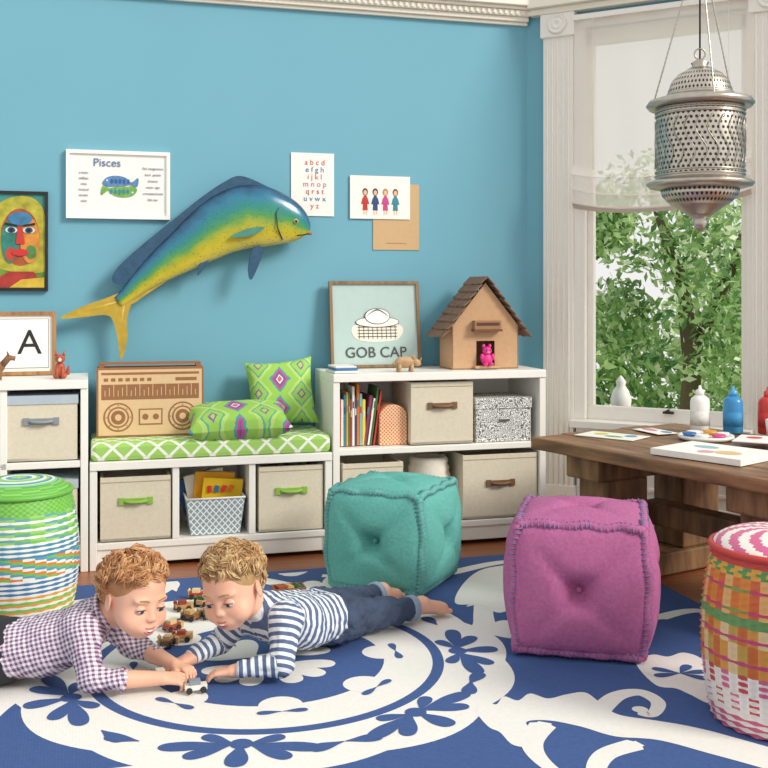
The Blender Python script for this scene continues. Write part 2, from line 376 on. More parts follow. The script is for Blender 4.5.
BINF=fabric('cream_canvas','#d3c8b1','#e4dbc6',200,.3)
def bin_(s0,s1,z0,z1,dfront,hc,depth=.30,lidc=None,name='canvas_storage_bin',hz=.62):
    w=s1-s0; h=z1-z0; m=MB(); t=.012
    m.bx((-w/2,-depth/2,0),(w/2,depth/2,t),BINF)
    m.bx((-w/2,-depth/2,0),(w/2,-depth/2+t,h),BINF); m.bx((-w/2,depth/2-t,0),(w/2,depth/2,h),BINF)
    m.bx((-w/2,-depth/2+t,0),(-w/2+t,depth/2-t,h),BINF); m.bx((w/2-t,-depth/2+t,0),(w/2,depth/2-t,h),BINF)
    m.bx((-w/2-.002,-depth/2-.002,h-.022),(w/2+.002,-depth/2,h-.018),M('#b7aa90',.9))
    hm=M(hc,.6); y=-depth/2-.004; z=h*hz
    m.box((0,y,z),(.10,.008,.024),hm); 
    for k in (-1,1): m.box((k*.058,y,z),(.022,.01,.03),hm)
    m.tube([(-.045,y-.003,z),(-.02,y-.016,z-.003),(.02,y-.016,z-.003),(.045,y-.003,z)],.007,hm)
    if lidc: m.bx((-w/2-.004,-depth/2-.004,h-.03),(w/2+.004,depth/2,h+.006),M(lidc,.8))
    return m.obj(name,W((s0+s1)/2,dfront-depth/2,z0+.002),TH,bevel=.004)
def sspan(u0,u1,d): return wsz(u0,400,d)[0],wsz(u1,400,d)[0]
bin_(.045,.33,.112,.375,.385,'#8fb84c'); bin_(.70,.98,.112,.39,.385,'#8fb84c')
bin_(-.325,-.045,.457,.715,.385,'#8b9299',lidc='#b5c2cc'); bin_(-.325,-.045,.112,.37,.385,'#8b9299',lidc='#b9c3cb')
bin_(-.655,-.375,.457,.715,.385,'#8b9299',lidc='#b5c2cc')
a,c_=sspan(411,473,.38); bin_(a,c_,.457,.735,.38,'#7a5a3c')
bin_(1.07,1.345,.112,.385,.38,'#7a5a3c'); a,c_=sspan(463,539,.385); bin_(a,c_-.01,.112,.40,.385,'#7a5a3c',hz=.55)
b=NB('grey_trellis_fabric',.9); o=b.xyz()
b.col(b.mix(b.math('LESS_THAN',b.dia(o,38.0),.12),'#8ea3ad','#eef0ee')); TREL=b.m
m=MB(); w,dp,h=.245,.22,.155
V=[];
for z,k in ((0,.84),(h,1.0),(h,.95),(.01,.8)): V+=[(-w/2*k,-dp/2*k,z),(w/2*k,-dp/2*k,z),(w/2*k,dp/2*k,z),(-w/2*k,dp/2*k,z)]
F=[(3,2,1,0)]
for L in range(3):
    for i in range(4): j=(i+1)%4; F.append((L*4+i,L*4+j,L*4+4+j,L*4+4+i))
F.append((12,13,14,15)); m.add(V,F,TREL)
m.tube([(-w/2,-dp/2,h),(w/2,-dp/2,h),(w/2,dp/2,h),(-w/2,dp/2,h)],.005,M('#e8e8e2'),6,True)
s_,_=wsz(214,500,.3); m.obj('patterned_basket',W(s_,.27,.113),TH)
m=MB()
for i,(x,r,cc,hh) in enumerate([(-.05,-.35,'#2a5a8a',.22),(-.02,-.2,'#e9e6da',.235),(.0,.06,'#e9a51e',.235),(.03,.10,'#f4c81e',.21)]):
    m.box((x,.045-i*.025,hh/2),(.17,.014,hh),M(cc,.6),(0.12,r,0)); m.box((x,.045-i*.025+.008,hh/2),(.163,.010,hh-.008),M('#f4f1e8',.8),(0.12,r,0))
for i in range(4): m.box((-.02+i*.03,-.048-.002*i,.165),(.018,.003,.03),M(['#d8352c','#2f6fb0','#d8352c','#e4732a'][i],.6),(0.12,.2*i,0))
m.obj('picture_books',W(s_,.26,.130),TH)
m=MB(); x=0; bc=['#c23a2e','#e8e2d2','#2f7f9a','#e6a52a','#3c7a48','#b9402f','#f0efe9','#2b4c7e','#d9772d','#7fb8c4','#e9d24a','#8a3b5a','#f5f3ee','#45703d']
for i in range(15):
    wd=random.uniform(.007,.014); hh=random.uniform(.20,.275); cc=bc[i%14]; lean=0.0 if i<11 else .14
    m.box((x+wd/2,0,hh/2+.002),(wd,.16,hh),M(cc,.55),(0,lean,0)); m.box((x+wd/2,-.0805,hh*.7),(wd*.6,.002,.03),M(bc[(i+5)%14],.5),(0,lean,0)); x+=wd+.0015+(.004 if i>=10 else 0)
m.obj('shelf_books',W(1.062,.25,.457),TH,bevel=.001)
b=NB('orange_lattice',.7); o=b.xyz(); b.col(b.mix(b.math('LESS_THAN',b.dia(o,60.0),.13),'#dd7f38','#f1d9bd'))
a,c_=sspan(381,410,.34); m=MB(); w=c_-a-.008; 
P=[(-w/2,0),(w/2,0),(w/2,.13)]+[(w/2*math.cos(t),.13+.05*math.sin(t)) for t in np.linspace(0,math.pi,10)[1:-1]]+[(-w/2,.13)]
m.flat(P,-.09,b.m,.18); m.obj('orange_magazine_holder',W((a+c_)/2-.010,.25,.457),TH,bevel=.004)
b=NB('ink_floral',.7); d1=b.vor(48,out='Distance'); n1=b.noise(60); b.col(b.mix(b.math('GREATER_THAN',b.math('SINE',b.math('MULTIPLY',b.math('ADD',d1,n1),22)),-.1),'#5f656b','#f0eee8'))
a,c_=sspan(476,531,.37); w=c_-a; m=MB(); m.bx((-w/2,-.12,0),(w/2,.12,.19),b.m); m.bx((-w/2-.004,-.124,.15),(w/2+.004,.124,.2),b.m); m.box((0,-.127,.10),(.05,.006,.014),M('#9a9a98',.3,.8))
m.obj('patterned_storage_box',W((a+c_)/2,.25,.457),TH,bevel=.004)
m=MB(); RW=M('#ece5d6',.9,0,.1,80); s_=sspan(432,441,.3)[0]
prof=[(0,.0)]
for i in range(17):
    t=i/16; r=.082+.016*math.sin(math.pi*t); prof.append((r+(.005 if i%2 else -.001),.004+t*.27))
prof+= [(.072,.27),(.062,.02),(0,.02)]
m.lathe(prof,RW,36); m.obj('woven_basket',W(s_,.25,.113),TH)
# boombox
BD=.17; s0,_=wsz(97,400,BD+.07); s1,_=wsz(204,400,BD+.07); w=s1-s0; hh=.295
CB=M('#9c6c48',.85,0,.08,60); CT=M('#e0bf94',.85,0,.05,60); 
m=MB(); m.bx((-w/2,-.07,0),(w/2,.07,hh),CB); y=-.0715
m.flat([(-w/2+.008,.008),(w/2-.008,.008),(w/2-.008,hh-.008),(-w/2+.008,hh-.008)],y,CT)
m.flat([(-w/2+.02,.16),(w/2-.02,.16),(w/2-.02,.225),(-w/2+.02,.225)],y-.001,CB)
for i in range(22): xx=-w/2+.035+i*(w-.07)/21; m.flat([(xx-.0015,.175),(xx+.0015,.175),(xx+.0015,.2+.012*(i%3)),(xx-.0015,.2+.012*(i%3))],y-.002,CT)
for k in (-1,1):
    for r,mt,j in ((.062,CB,1),(.055,CT,2),(.045,CB,3),(.038,CT,4),(.03,CB,5),(.014,CT,6)): m.flat(ellp(k*w*.30,.085,r,r,28),y-.001*j,mt)
    for i in range(8): g=i*math.pi/4; m.flat(ellp(k*w*.30+.05*math.cos(g),.085+.05*math.sin(g),.003,.003,8),y-.003,CB)
m.flat([(-.05,.05),(.05,.05),(.05,.12),(-.05,.12)],y-.001,CB); m.flat([(-.044,.056),(.044,.056),(.044,.114),(-.044,.114)],y-.002,CT)
for k in (-1,1): m.flat(ellp(k*.022,.085,.013,.013,16),y-.003,CB)
for i in range(7): m.flat([(-w/2+.03+i*.03,.238),(-w/2+.048+i*.03,.238),(-w/2+.048+i*.03,.252),(-w/2+.03+i*.03,.252)],y-.001,CB); 
m.flat([(w/2-.12,.238),(w/2-.03,.238),(w/2-.03,.252),(w/2-.12,.252)],y-.001,CB); m.flat([(-w/2+.02,.266),(w/2-.02,.266),(w/2-.02,.276),(-w/2+.02,.276)],y-.001,CB)
m.bx((-w/2+.01,-.03,hh),(-w/2+.03,.03,hh+.016),CB); m.bx((w/2-.03,-.03,hh),(w/2-.01,.03,hh+.016),CB); m.bx((-w/2+.01,-.03,hh+.012),(w/2-.01,.03,hh+.020),CB)
m.obj('cardboard_boombox',W((s0+s1)/2,BD,.522),TH+math.radians(-2),bevel=.002)
# pillows
def ikat(name,seed,fx=5.2,fy=7.5):
    b=NB(name,.85); o=b.xyz(); nz=b.noise(30,det=2)
    x=b.math('ADD',b.math('MULTIPLY',o[0],fx),b.math('MULTIPLY',nz,.10)); yv=b.math('ADD',b.math('MULTIPLY',o[1],fy),seed)
    a=b.math('ABSOLUTE',b.math('SUBTRACT',b.math('FRACT',b.math('ADD',x,.5)),.5))
    c=b.math('ABSOLUTE',b.math('SUBTRACT',b.math('FRACT',yv),.5)); d=b.math('ADD',a,b.math('MULTIPLY',c,.55))
    b.col(b.ramp(d,[(0,'#d05f92'),(.06,'#e9e4d4'),(.09,'#7a5a98'),(.15,'#c05088'),(.20,'#4a98a8'),(.25,'#98c858'),(.44,'#b4d470'),(.52,'#5aa890'),(.56,'#98c858'),(.67,'#86609c'),(.71,'#a8cc60')],'CONSTANT')); b.bump(b.noise(150),.25,.002); return b.m
s_,_=wsz(284,400,.2); m=MB(); m.pillow(.31,.31,.11,ikat('ikat_multi',.1),Matrix.Rotation(math.radians(5),4,'Z'))
m.obj('throw_pillow',W(s_,.13,.683),rot=(math.radians(74),0,TH+math.radians(-6)))
s_,_=wsz(238,430,.31); m=MB(); m.pillow(.45,.25,.13,ikat('ikat_green',.45,4.5,6.5),Matrix.Rotation(math.radians(-5),4,'Z'))
m.obj('throw_pillow',W(s_,.315,.590),rot=(math.radians(15),math.radians(-3),TH+.05))
# ================= WALL ART =================
PAPER=M('#f3f1ea',.7,0,.01); BLK=M('#1d1b1a',.5)
def frame(u0,v0,u1,v1,d,fw,fm,pm,depth=.02,z0=None):
    sa,za=wsz(u0,v0,d); sb,_=wsz(u1,v0,d); _,zb=wsz((u0+u1)/2,v1,d); _,zt=wsz((u0+u1)/2,v0,d); w=sb-sa; h=zt-zb
    if z0 is not None: zb=z0
    m=MB()
    if fw:
        m.bx((-w/2,-depth/2,0),(w/2,depth/2,fw),fm);m.bx((-w/2,-depth/2,h-fw),(w/2,depth/2,h),fm);m.bx((-w/2,-depth/2,fw),(-w/2+fw,depth/2,h-fw),fm);m.bx((w/2-fw,-depth/2,fw),(w/2,depth/2,h-fw),fm)
        m.bx((-w/2+fw,0,fw),(w/2-fw,depth/2-.001,h-fw),pm)
    else: m.bx((-w/2,-.001,0),(w/2,.001,h),pm)
    return m,w,h,(W((sa+sb)/2,d,zb))
def fl(P,mt,j=1): m.flat(P,-.0015*j,mt,.001)
m,w,h,L=frame(-30,191,48,291,.012,.012,BLK,M('#3f8f86',.6,0,.3,12)); cx=.045
fl([(-.15,.015),(.15,.015),(.15,.20),(.02,.24),(-.15,.13)],M('#6f9a3a',.6,0,.5,20),1)
fl(cr([(cx-.10,.30),(cx-.08,.385),(cx+.02,.415),(cx+.09,.37),(cx+.112,.25),(cx+.112,.12),(cx+.08,.08),(cx-.09,.10),(cx-.12,.2)],6),M('#b9b23a',.6,0,.5,25),2)
fl(ellp(cx,.235,.080,.125),M('#b0552f',.6,0,.5,24),3); fl(ellp(cx+.04,.22,.04,.10),M('#d98f3a',.6,0,.4,30),4); fl(ellp(cx-.042,.215,.036,.095),M('#2f8577',.6,0,.4,30),4); fl(ellp(cx,.315,.05,.03),M('#3f7fa8',.6,0,.4,30),5)
fl(ellp(cx+.045,.17,.022,.03),M('#4f8f4a',.6,0,.4,30),5); fl(ellp(cx-.04,.16,.02,.03),M('#c9452f',.6,0,.4,30),5)
for k in (-1,1): fl(ellp(cx+k*.036,.265,.025,.014),M('#d9dfd0'),6); fl(ellp(cx+k*.036,.265,.016,.013),M('#24507a'),7); fl(ellp(cx+k*.036,.265,.008,.008),BLK,8); fl([(cx+k*.012,.288),(cx+k*.062,.298),(cx+k*.062,.288),(cx+k*.012,.28)],BLK,7)
fl([(cx-.009,.28),(cx+.007,.28),(cx+.02,.205),(cx-.018,.205)],M('#c8372b',.6),7); fl(ellp(cx,.168,.036,.015),M('#c92f2f',.6),7)
fl([(-.12,.015),(.145,.015),(.10,.085),(0,.085)],M('#b5392f',.6,0,.5,20),3); fl([(.0,.015),(.145,.015),(.145,.06),(.05,.05)],M('#d8b83a',.6,0,.4,20),4)
m.obj('framed_portrait_painting',L,TH)
m,w,h,L=frame(66,151,170,219,.014,.016,M('#f7f5ef',.4),PAPER)
for (ccx,ccz,sg,cc) in ((.0,.165,1,'#5f90c0'),(.01,.125,-1,'#7db65a')):
    P=[(-.07,-.005),(-.05,.02),(-.01,.028),(.03,.02),(.055,.0),(.085,.02),(.08,-.02),(.05,-.012),(.02,-.018),(-.02,-.02),(-.055,-.022)]
    fl(cr([(ccx+sg*x,ccz+sg*z) for x,z in P],5),M(cc,.7,0,.5,60),2); fl(ellp(ccx-sg*.05,ccz+sg*.006,.004,.004,8),PAPER,3)
    for j in range(5): fl(ellp(ccx+sg*(-.03+j*.018),ccz+sg*.003,.006,.011,10),M('#2f5f9a' if sg>0 else '#2f8a9a'),3)
ob=m.obj('framed_pisces_print',L,TH); text(m,'Pisces',.05,(-.05,-.003,h-.055),M('#5a7da8',.6),ob,'title')
for i in range(6):
    text(m,['fish imaginative','kind  gentle','dreamy','water sign','compassionate','feb mar'][i],.015,(.15,-.003,h-.075-i*.028),M('#7a8aa0',.6),ob,'line_%d'%i)
    text(m,['artistic','selfless','wise','musical','tender','calm'][i],.015,(-.15,-.003,h-.10-i*.025),M('#7a8aa0',.6),ob,'lineb_%d'%i)
m,w,h,L=frame(291,153,334,216,.004,0,None,PAPER)
ob=m.obj('alphabet_print',L,TH)
for i,(row,cc) in enumerate([('a b c d','#d8483c'),('e f g h','#3a6ea5'),('i j k l','#d8483c'),('m n o p','#c06a9a'),('q r s t','#c23a2e'),('u v w x','#3f7a9a'),('y z','#d8483c')]):
    text(m,row,.036,(0.01,-.002,h-.045-i*.034),M(cc,.6),ob,'row_%d'%i)
KR=M('#cfae82',.9,0,.06,50)
m,w,h,L=frame(373,184,419,250,.003,0,None,KR); fl([(-.05,.03),(.05,.03),(.05,.034),(-.05,.034)],M('#a98450'),1); m.obj('kraft_paper_note',L,TH)
m,w,h,L=frame(350,176,410,219,.008,0,None,PAPER)
for i,(hc,dc) in enumerate([('#5a3a22','#c43a30'),('#2a2a2a','#2f4c80'),('#b8863a','#c84a8a'),('#7a3a20','#3a8a9a')]):
    xx=-.075+i*.05; fl([(xx-.013,.04),(xx+.013,.04),(xx+.008,.11),(xx-.008,.11)],M(dc,.7),1); fl(ellp(xx,.128,.014,.018,12),M(hc,.7),1); fl(ellp(xx,.125,.009,.012,12),M('#e9bd98',.7),2)
    fl([(xx-.009,.02),(xx-.003,.02),(xx-.003,.04),(xx-.009,.04)],M('#e9bd98',.7),1); fl([(xx+.003,.02),(xx+.009,.02),(xx+.009,.04),(xx+.003,.04)],M('#e9bd98',.7),1); fl([(xx-.02,.07),(xx+.02,.07),(xx+.012,.1),(xx-.012,.1)],M(dc,.7),2)
m.obj('family_drawing',L,TH)
WD=wood('grey_wood_frame','#6b5138','#9a7c58',(30,30,3))
m,w,h,L=frame(331,285,421,372,.09,.014,WD,M('#b4cbc6',.6,0,.05,20),z0=.785)
fl(cr([(-.10,.20),(.12,.20),(.10,.13),(-.08,.13)],8),M('#efe9d8'),1)
for i in range(4): fl([(-.085,.145+i*.015),(.105,.145+i*.015),(.107,.148+i*.015),(-.087,.148+i*.015)],BLK,2)
for i in range(9): fl([(-.08+i*.022,.135),(-.078+i*.022,.135),(-.078+i*.022,.2),(-.08+i*.022,.2)],BLK,2)
fl(ellp(.01,.215,.107,.026),BLK,3); fl(ellp(.01,.215,.104,.023),M('#f4f1e6'),4); fl(ellp(.01,.242,.062,.038),BLK,5); fl(ellp(.01,.242,.059,.035),M('#fbf9f0'),6); fl(cr([(-.045,.24),(.01,.276),(.065,.24),(.01,.270)],5),BLK,7)
ob=m.obj('framed_cap_print',L,rot=(math.radians(-7),0,TH)); text(m,'GOB CAP',.070,(.0,-.003,.07),M('#4a4a46',.7),ob,'caption')
m,w,h,L=frame(-30,315,56,379,.11,.016,wood('oak_frame','#8a6038','#b98a58',(30,30,3)),PAPER,z0=.785)
fl([(-w/2+.03,.03),(w/2-.03,.03),(w/2-.03,h-.03),(-w/2+.03,h-.03)],M('#8a8a86'),1); fl([(-w/2+.033,.033),(w/2-.033,.033),(w/2-.033,h-.033),(-w/2+.033,h-.033)],M('#faf8f2'),2)
ob=m.obj('framed_letter_print',L,rot=(math.radians(-7),0,TH)); text(m,'A',.15,(.065,-.005,h/2),BLK,ob,'letter')
# ================= MAHI MAHI =================
fishm=NB('mahi_skin',.2); hh_=fishm.attr('hgt'); nz=fishm.noise(14,det=3); f=fishm.math('ADD',fishm.math('MULTIPLY',hh_,.5),fishm.math('ADD',.38,fishm.math('MULTIPLY',nz,.24)))
fishm.col(fishm.mix(fishm.math('MULTIPLY',fishm.math('LESS_THAN',fishm.vor(70),.2),.6),fishm.ramp(f,[(.05,'#d0c060'),(.22,'#d4bf34'),(.38,'#a8ae34'),(.50,'#55984c'),(.64,'#2f8878'),(.80,'#2f7894'),(.93,'#285878'),(1,'#1f3a52')]),'#1d4f66'))
FIN=M('#2c5674',.4,0,.35,40); FY=M('#c0a232',.35,0,.25,30); FG=M('#4a9080',.35,0,.2,30)
st=[(309,231,3,.01),(305,229,10,.03),(298,226,17,.045),(284,221,24,.06),(264,217,30,.07),(245,217,31,.072),(225,224,29,.07),(205,236,25,.064),(183,251,20,.055),(160,267,15,.045),(140,283,10,.032),(127,295,7,.022),(118,302,6,.014)]
dF=.085
SP=cr([(a,b_) for a,b_,_,_ in st],3,False); HT=np.interp(np.linspace(0,12,37),range(13),[x[2] for x in st]); TK=np.interp(np.linspace(0,12,37),range(13),[x[3] for x in st])
cs=[wsz(u,v,dF) for u,v in SP]; V=[];F=[];A=[];n=24
for i,(s_,z_) in enumerate(cs):
    a=cs[max(i-1,0)];c2=cs[min(i+1,len(cs)-1)]; tx,tz=c2[0]-a[0],c2[1]-a[1]; l=math.hypot(tx,tz); nx_,nz_=tz/l,-tx/l
    hgt=HT[i]/212.
    for k in range(n):
        g=2*math.pi*k/n; hv=math.cos(g); V.append((s_+nx_*hgt*hv,-TK[i]*.9*math.copysign(abs(math.sin(g))**.9,math.sin(g)),z_+nz_*hgt*hv)); A.append(hv)
for i in range(len(cs)-1):
    for k in range(n): l=(k+1)%n; F.append((i*n+k,(i+1)*n+k,(i+1)*n+l,i*n+l))
F.append(tuple(range(n))); F.append(tuple((len(cs)-1)*n+k for k in range(n))[::-1])
m=MB(); m.add(V,F,fishm.m,True)
def fin(P,mt,th=.008,y=0): m.flat(cr([wsz(u,v,dF) for u,v in P],5),y-th/2,mt,th)
fin([(298,214),(285,198),(262,184),(240,176),(224,182),(203,196),(178,216),(148,240),(120,265),(112,280),(124,284),(150,264),(180,239),(205,219),(230,202),(262,192),(285,203)],FIN,.01)
fin([(215,254),(195,264),(175,276),(150,292),(132,304),(138,292),(160,276),(190,258)],FY,.01)
fin([(124,292),(104,299),(84,306),(60,318),(84,317),(104,315),(112,319),(117,335),(121,360),(127,340),(127,318),(132,300)],FY,.012)
fin([(252,248),(262,249),(258,264),(250,280),(247,268)],FIN,.01,-.03); fin([(212,252),(205,266),(197,276),(200,262)],FIN,.01,-.02)
fin([(262,228),(250,236),(228,238),(244,230)],FG,.006,-.072)
for i in range(36):
    t=i/35; u=288-t*166; v=np.interp(u,[112,150,180,205,230,262,285],[278,250,224,204,186,184,198]); s_,z_=wsz(u,v,dF); s2,z2=wsz(u+8,v+12,dF); m.tube([(s_,0,z_),(s2,0,z2)],[.0035,.007],FIN,6)
for i in range(5):
    for (e_u,e_v) in ((64+i*4,317),(120+i*1.5,352-i*8)):
        s_,z_=wsz(e_u,e_v,dF); s2,z2=wsz(123,300,dF); m.tube([(s_,-.002,z_),(s2,-.002,z2)],[.003,.007],FY,6)
s_,z_=wsz(294,222,dF); m.ell((s_,-.045,z_),(.012,.012,.012),M('#c9b66a',.2)); m.ell((s_,-.056,z_),(.006,.005,.006),BLK)
P=[wsz(u,v,dF) for u,v in ((311,233),(303,235),(295,236))]; m.tube([(P[0][0],-.0,P[0][1]),(P[1][0],-.032,P[1][1]),(P[2][0],-.048,P[2][1])],.003,BLK)
P=[wsz(u,v,dF) for u,v in ((280,202),(274,214),(275,228),(281,240))]; m.tube([(p[0],-[.036,.064,.064,.036][i],p[1]) for i,p in enumerate(P)],.003,M('#1b4a54',.3))
ls,lz=wsz(307,222,dF); m.ell((ls+.01,-.01,lz-.055),(.012,.008,.006),M('#b5443a',.4))
m.tube([(wsz(240,225,0)[0],.0,wsz(240,225,0)[1]),(wsz(240,225,0)[0],dF,wsz(240,225,0)[1])],.02,WD,8)
attr=[0.0]*len(m.V); attr[:len(A)]=A
m.obj('mounted_mahi_mahi_fish',W(0,dF,0),TH,attrs={'hgt':attr})
# ================= SHELF TOP OBJECTS =================
s0,_=wsz(449,373,.28); s1,_=wsz(515,373,.28); w=s1-s0; CBD=M('#c9a27c',.9,0,.08,60); RD=M('#8a6d5a',.9,0,.25,40)
m=MB(); eh=.20; pk=.40
m.flat([(-w/2,0),(-.045,0),(-.045,.13),(.045,.13),(.045,0),(w/2,0),(w/2,eh),(0.0,pk),(-w/2,eh)],-.09,CBD,.006)
m.flat([(-w/2,0),(w/2,0),(w/2,eh),(0.0,pk),(-w/2,eh)],.084,CBD,.006)
m.bx((-w/2,-.09,0),(-w/2+.006,.09,eh),CBD); m.bx((w/2-.006,-.09,0),(w/2,.09,eh),CBD); m.bx((-w/2,-.09,0),(w/2,.09,.006),CBD)
for k in (-1,1):
    n=8; ex,ez=k*(w/2+.05),eh-.05
    for i in range(n):
        t0=i/n;t1=(i+1.3)/n; x0,z0=0+(ex)*t0,(pk+.03)+(ez-pk-.03)*t0; x1,z1=ex*min(t1,1.05),(pk+.03)+(ez-pk-.03)*min(t1,1.05)
        lift=.014
        for j in range(6):
            ya=-.12+j*.04; yb=ya+.039; dz=random.uniform(-.003,.004)
            m.add([(x0,ya,z0),(x1,ya,z1+lift+dz),(x1,yb,z1+lift+dz),(x0,yb,z0),(x0,ya,z0-.007),(x1,ya,z1+lift+dz-.007),(x1,yb,z1+lift+dz-.007),(x0,yb,z0-.007)],[(0,1,2,3),(7,6,5,4),(0,4,5,1),(1,5,6,2),(2,6,7,3),(3,7,4,0)],RD)
m.bx((-.07,-.13,.175),(.07,-.09,.185),M('#7a5238',.9)); m.bx((-.065,-.125,.185),(.065,-.09,.225),M('#a47c5c',.9)); m.box((0,-.127,.21),(.11,.004,.012),M('#5d3f2b',.9)); 
m.box((0,-.10,.01),(.12,.04,.012),CBD)
m.obj('cardboard_birdhouse',W((s0+s1)/2+.012,.20,.784),TH,bevel=.001)
m=MB(); PK=M('#e0358c',.5); m.ell((0,0,.028),(.028,.022,.03),PK); m.ell((0,-.004,.068),(.022,.02,.02),PK); 
for k in (-1,1): m.ell((k*.015,0,.09),(.008,.006,.01),PK); m.ell((k*.026,-.01,.04),(.009,.009,.016),PK); m.ell((k*.014,-.022,.008),(.011,.014,.009),PK); m.ell((k*.008,-.022,.072),(.003,.003,.003),BLK,n=6)
m.ell((0,-.022,.062),(.008,.006,.005),M('#f08abb')); m.obj('pink_toy_bear',W((s0+s1)/2+.012,.305,.801),TH)
TW=wood('toy_wood','#a9845c','#cbab82',(20,20,20))
m=MB(); m.ell((0,0,.042),(.048,.02,.026),TW); m.ell((.052,0,.04),(.024,.014,.017),TW,(0,.35,0)); m.tube([(.068,0,.04),(.078,0,.062)],[.006,.001],TW); m.ell((.04,.012,.064),(.005,.003,.009),TW); m.ell((.04,-.012,.064),(.005,.003,.009),TW)
for x in (-.03,.028):
    for k in (-1,1): m.tube([(x,k*.012,.035),(x+.002,k*.013,.015),(x,k*.013,0)],[.011,.008,.009],TW)
m.tube([(-.047,0,.05),(-.058,0,.035)],.003,TW); m.obj('wooden_rhino_figurine',W(wsz(405,373,.34)[0],.34,.784),TH)
FX=M('#b5563a',.5); m=MB(); m.ell((0,0,.035),(.022,.02,.035),FX); m.ell((0,-.012,.082),(.021,.02,.018),FX); m.tube([(0,-.026,.08),(0,-.046,.074)],[.01,.003],M('#e9d9c8'))
for k in (-1,1): m.tube([(k*.013,-.01,.094),(k*.017,-.008,.115)],[.008,.001],FX); m.tube([(k*.011,-.016,.05),(k*.011,-.022,.004)],[.007,.006],FX); m.ell((k*.016,-.004,.012),(.012,.02,.012),FX); m.ell((k*.008,-.03,.087),(.0025,.0025,.0025),BLK,n=6)
m.tube([(0,.02,.01),(.03,.03,.02),(.035,.015,.05)],[.008,.011,.004],FX); m.obj('fox_figurine',W(wsz(60,378,.3)[0],.3,.784),TH)
m=MB(); BR=M('#8a6244',.7,0,.15); m.ell((0,0,.05),(.05,.022,.03),BR); m.tube([(.04,0,.06),(.065,0,.09),(.09,0,.085)],[.014,.014,.009],BR)
for x in (-.03,.03):
    for k in (-1,1): m.tube([(x,k*.012,.045),(x+.003,k*.012,.02),(x,k*.012,0)],[.01,.006,.006],BR)
m.tube([(.062,.006,.1),(.058,.008,.115)],[.005,.001],BR); m.tube([(.062,-.006,.1),(.058,-.008,.115)],[.005,.001],BR); m.tube([(-.048,0,.06),(-.065,0,.045)],.004,BR); m.obj('wooden_horse_figurine',W(wsz(-8,378,.3)[0],.3,.784),TH)
m=MB(); m.box((0,0,.006),(.11,.15,.01),M('#e8e8e4')); m.box((.003,0,.017),(.10,.14,.010),M('#3e78b0')); m.box((0,0,.027),(.095,.13,.008),M('#eceae2')); m.obj('small_book_stack',W(1.085,.30,.784),TH+.05,bevel=.001)
# ================= POUFS =================
def pouf(name,loc,rz,w,h,mt,stitch):
    n=24; m=MB(); V={};Vs=[];F=[]
    def bul(a,b): return (1-a*a)*(1-b*b)
    faces=[((1,0,0),(0,1,0),(0,0,1)),((-1,0,0),(0,-1,0),(0,0,1)),((0,1,0),(-1,0,0),(0,0,1)),((0,-1,0),(1,0,0),(0,0,1)),((0,0,1),(1,0,0),(0,1,0)),((0,0,-1),(-1,0,0),(0,1,0))]
    S=Vector((w/2,w/2,h/2))
    for nn,ua,va in faces:
        nn,ua,va=Vector(nn),Vector(ua),Vector(va); ids=[]
        for i in range(n+1):
            for j in range(n+1):
                a=2*i/n-1;b=2*j/n-1; p=nn+ua*a+va*b
                key=tuple(round(x,4) for x in p)
                if key not in V:
                    disp=.15*bul(a,b)**.5 if nn.z==0 else .13*bul(a,b)**.5
                    if nn.z<0: disp=0
                    else: disp-=.22*math.exp(-((a*a+b*b)/.04))+.05*math.exp(-(min(abs(a-b),abs(a+b))/.12)**2)*max(0,1-(a*a+b*b)*.9)
                    q=Vector((p.x*S.x,p.y*S.y,p.z*S.z))+nn*disp*.32
                    sh=1-.05*abs(p.z)**3
                    q.x*=sh;q.y*=sh; e=sum(1 for x in p if abs(abs(x)-1)<1e-6)
                    if e>=2: q+=Vector((math.sin(q.z*40+q.x*60)*.004,math.sin(q.x*70+q.z*30)*.004,math.sin(q.x*50+q.y*60)*.004 if p.z>0 else 0))
                    V[key]=len(Vs);Vs.append(q)
                ids.append(V[key])
        for i in range(n):
            for j in range(n): k=i*(n+1)+j; F.append((ids[k],ids[k+n+1],ids[k+n+2],ids[k+1]))
    m.add(Vs,F,mt,True)
    def edge(fx,sub=24): return [Vs[V[tuple(round(float(c),4) for c in fx(-1+2*i/sub))]] for i in range(sub+1)]
    segs=[]
    for z in (-1,1):
        for s in (-1,1): segs.append(edge(lambda t:(t,s,z))); segs.append(edge(lambda t:(s,t,z)))
    for a in (-1,1):
        for b in (-1,1): segs.append(edge(lambda t:(a,b,t)))
    for P in segs:
        mid=P[12]; out=Vector(mid).normalized()
        Q=[p-out*.002+Vector((random.uniform(-1,1),random.uniform(-1,1),random.uniform(-.4,.4)))*.0012 for p in P]
        m.tube(Q,.0135,mt,10)
        dr=(P[-1]-P[0]).normalized(); s1=dr.cross(out).normalized()
        for i in range(1,24):
            p=P[i]-out*.002
            m.tube([p-s1*.019-out*.004-dr*.004,p-s1*.010+out*.010,p+s1*.010+out*.011+dr*.004,p+s1*.019-out*.004+dr*.006],.0027,stitch,5)
    for nn in ((1,0,0),(-1,0,0),(0,1,0),(0,-1,0),(0,0,1)):
        nv=Vector(nn); p=Vector((nn[0]*S.x,nn[1]*S.y,nn[2]*S.z))*.985; m.ell(p-nv*.012,(.010,.010,.010),mt,n=8)
    return m.obj(name,(loc[0],loc[1],h/2+.024),rz)
pouf('teal_cube_pouf',(.040,4.125),math.radians(-24),.39,.36,fabric('teal_linen','#4a9c94','#72bdb2',150,.6),M('#6a9498'))
pouf('magenta_cube_pouf',(.648,3.44),math.radians(-13),.41,.395,fabric('magenta_linen','#a04c80','#c074a2',150,.6),M('#827098'))
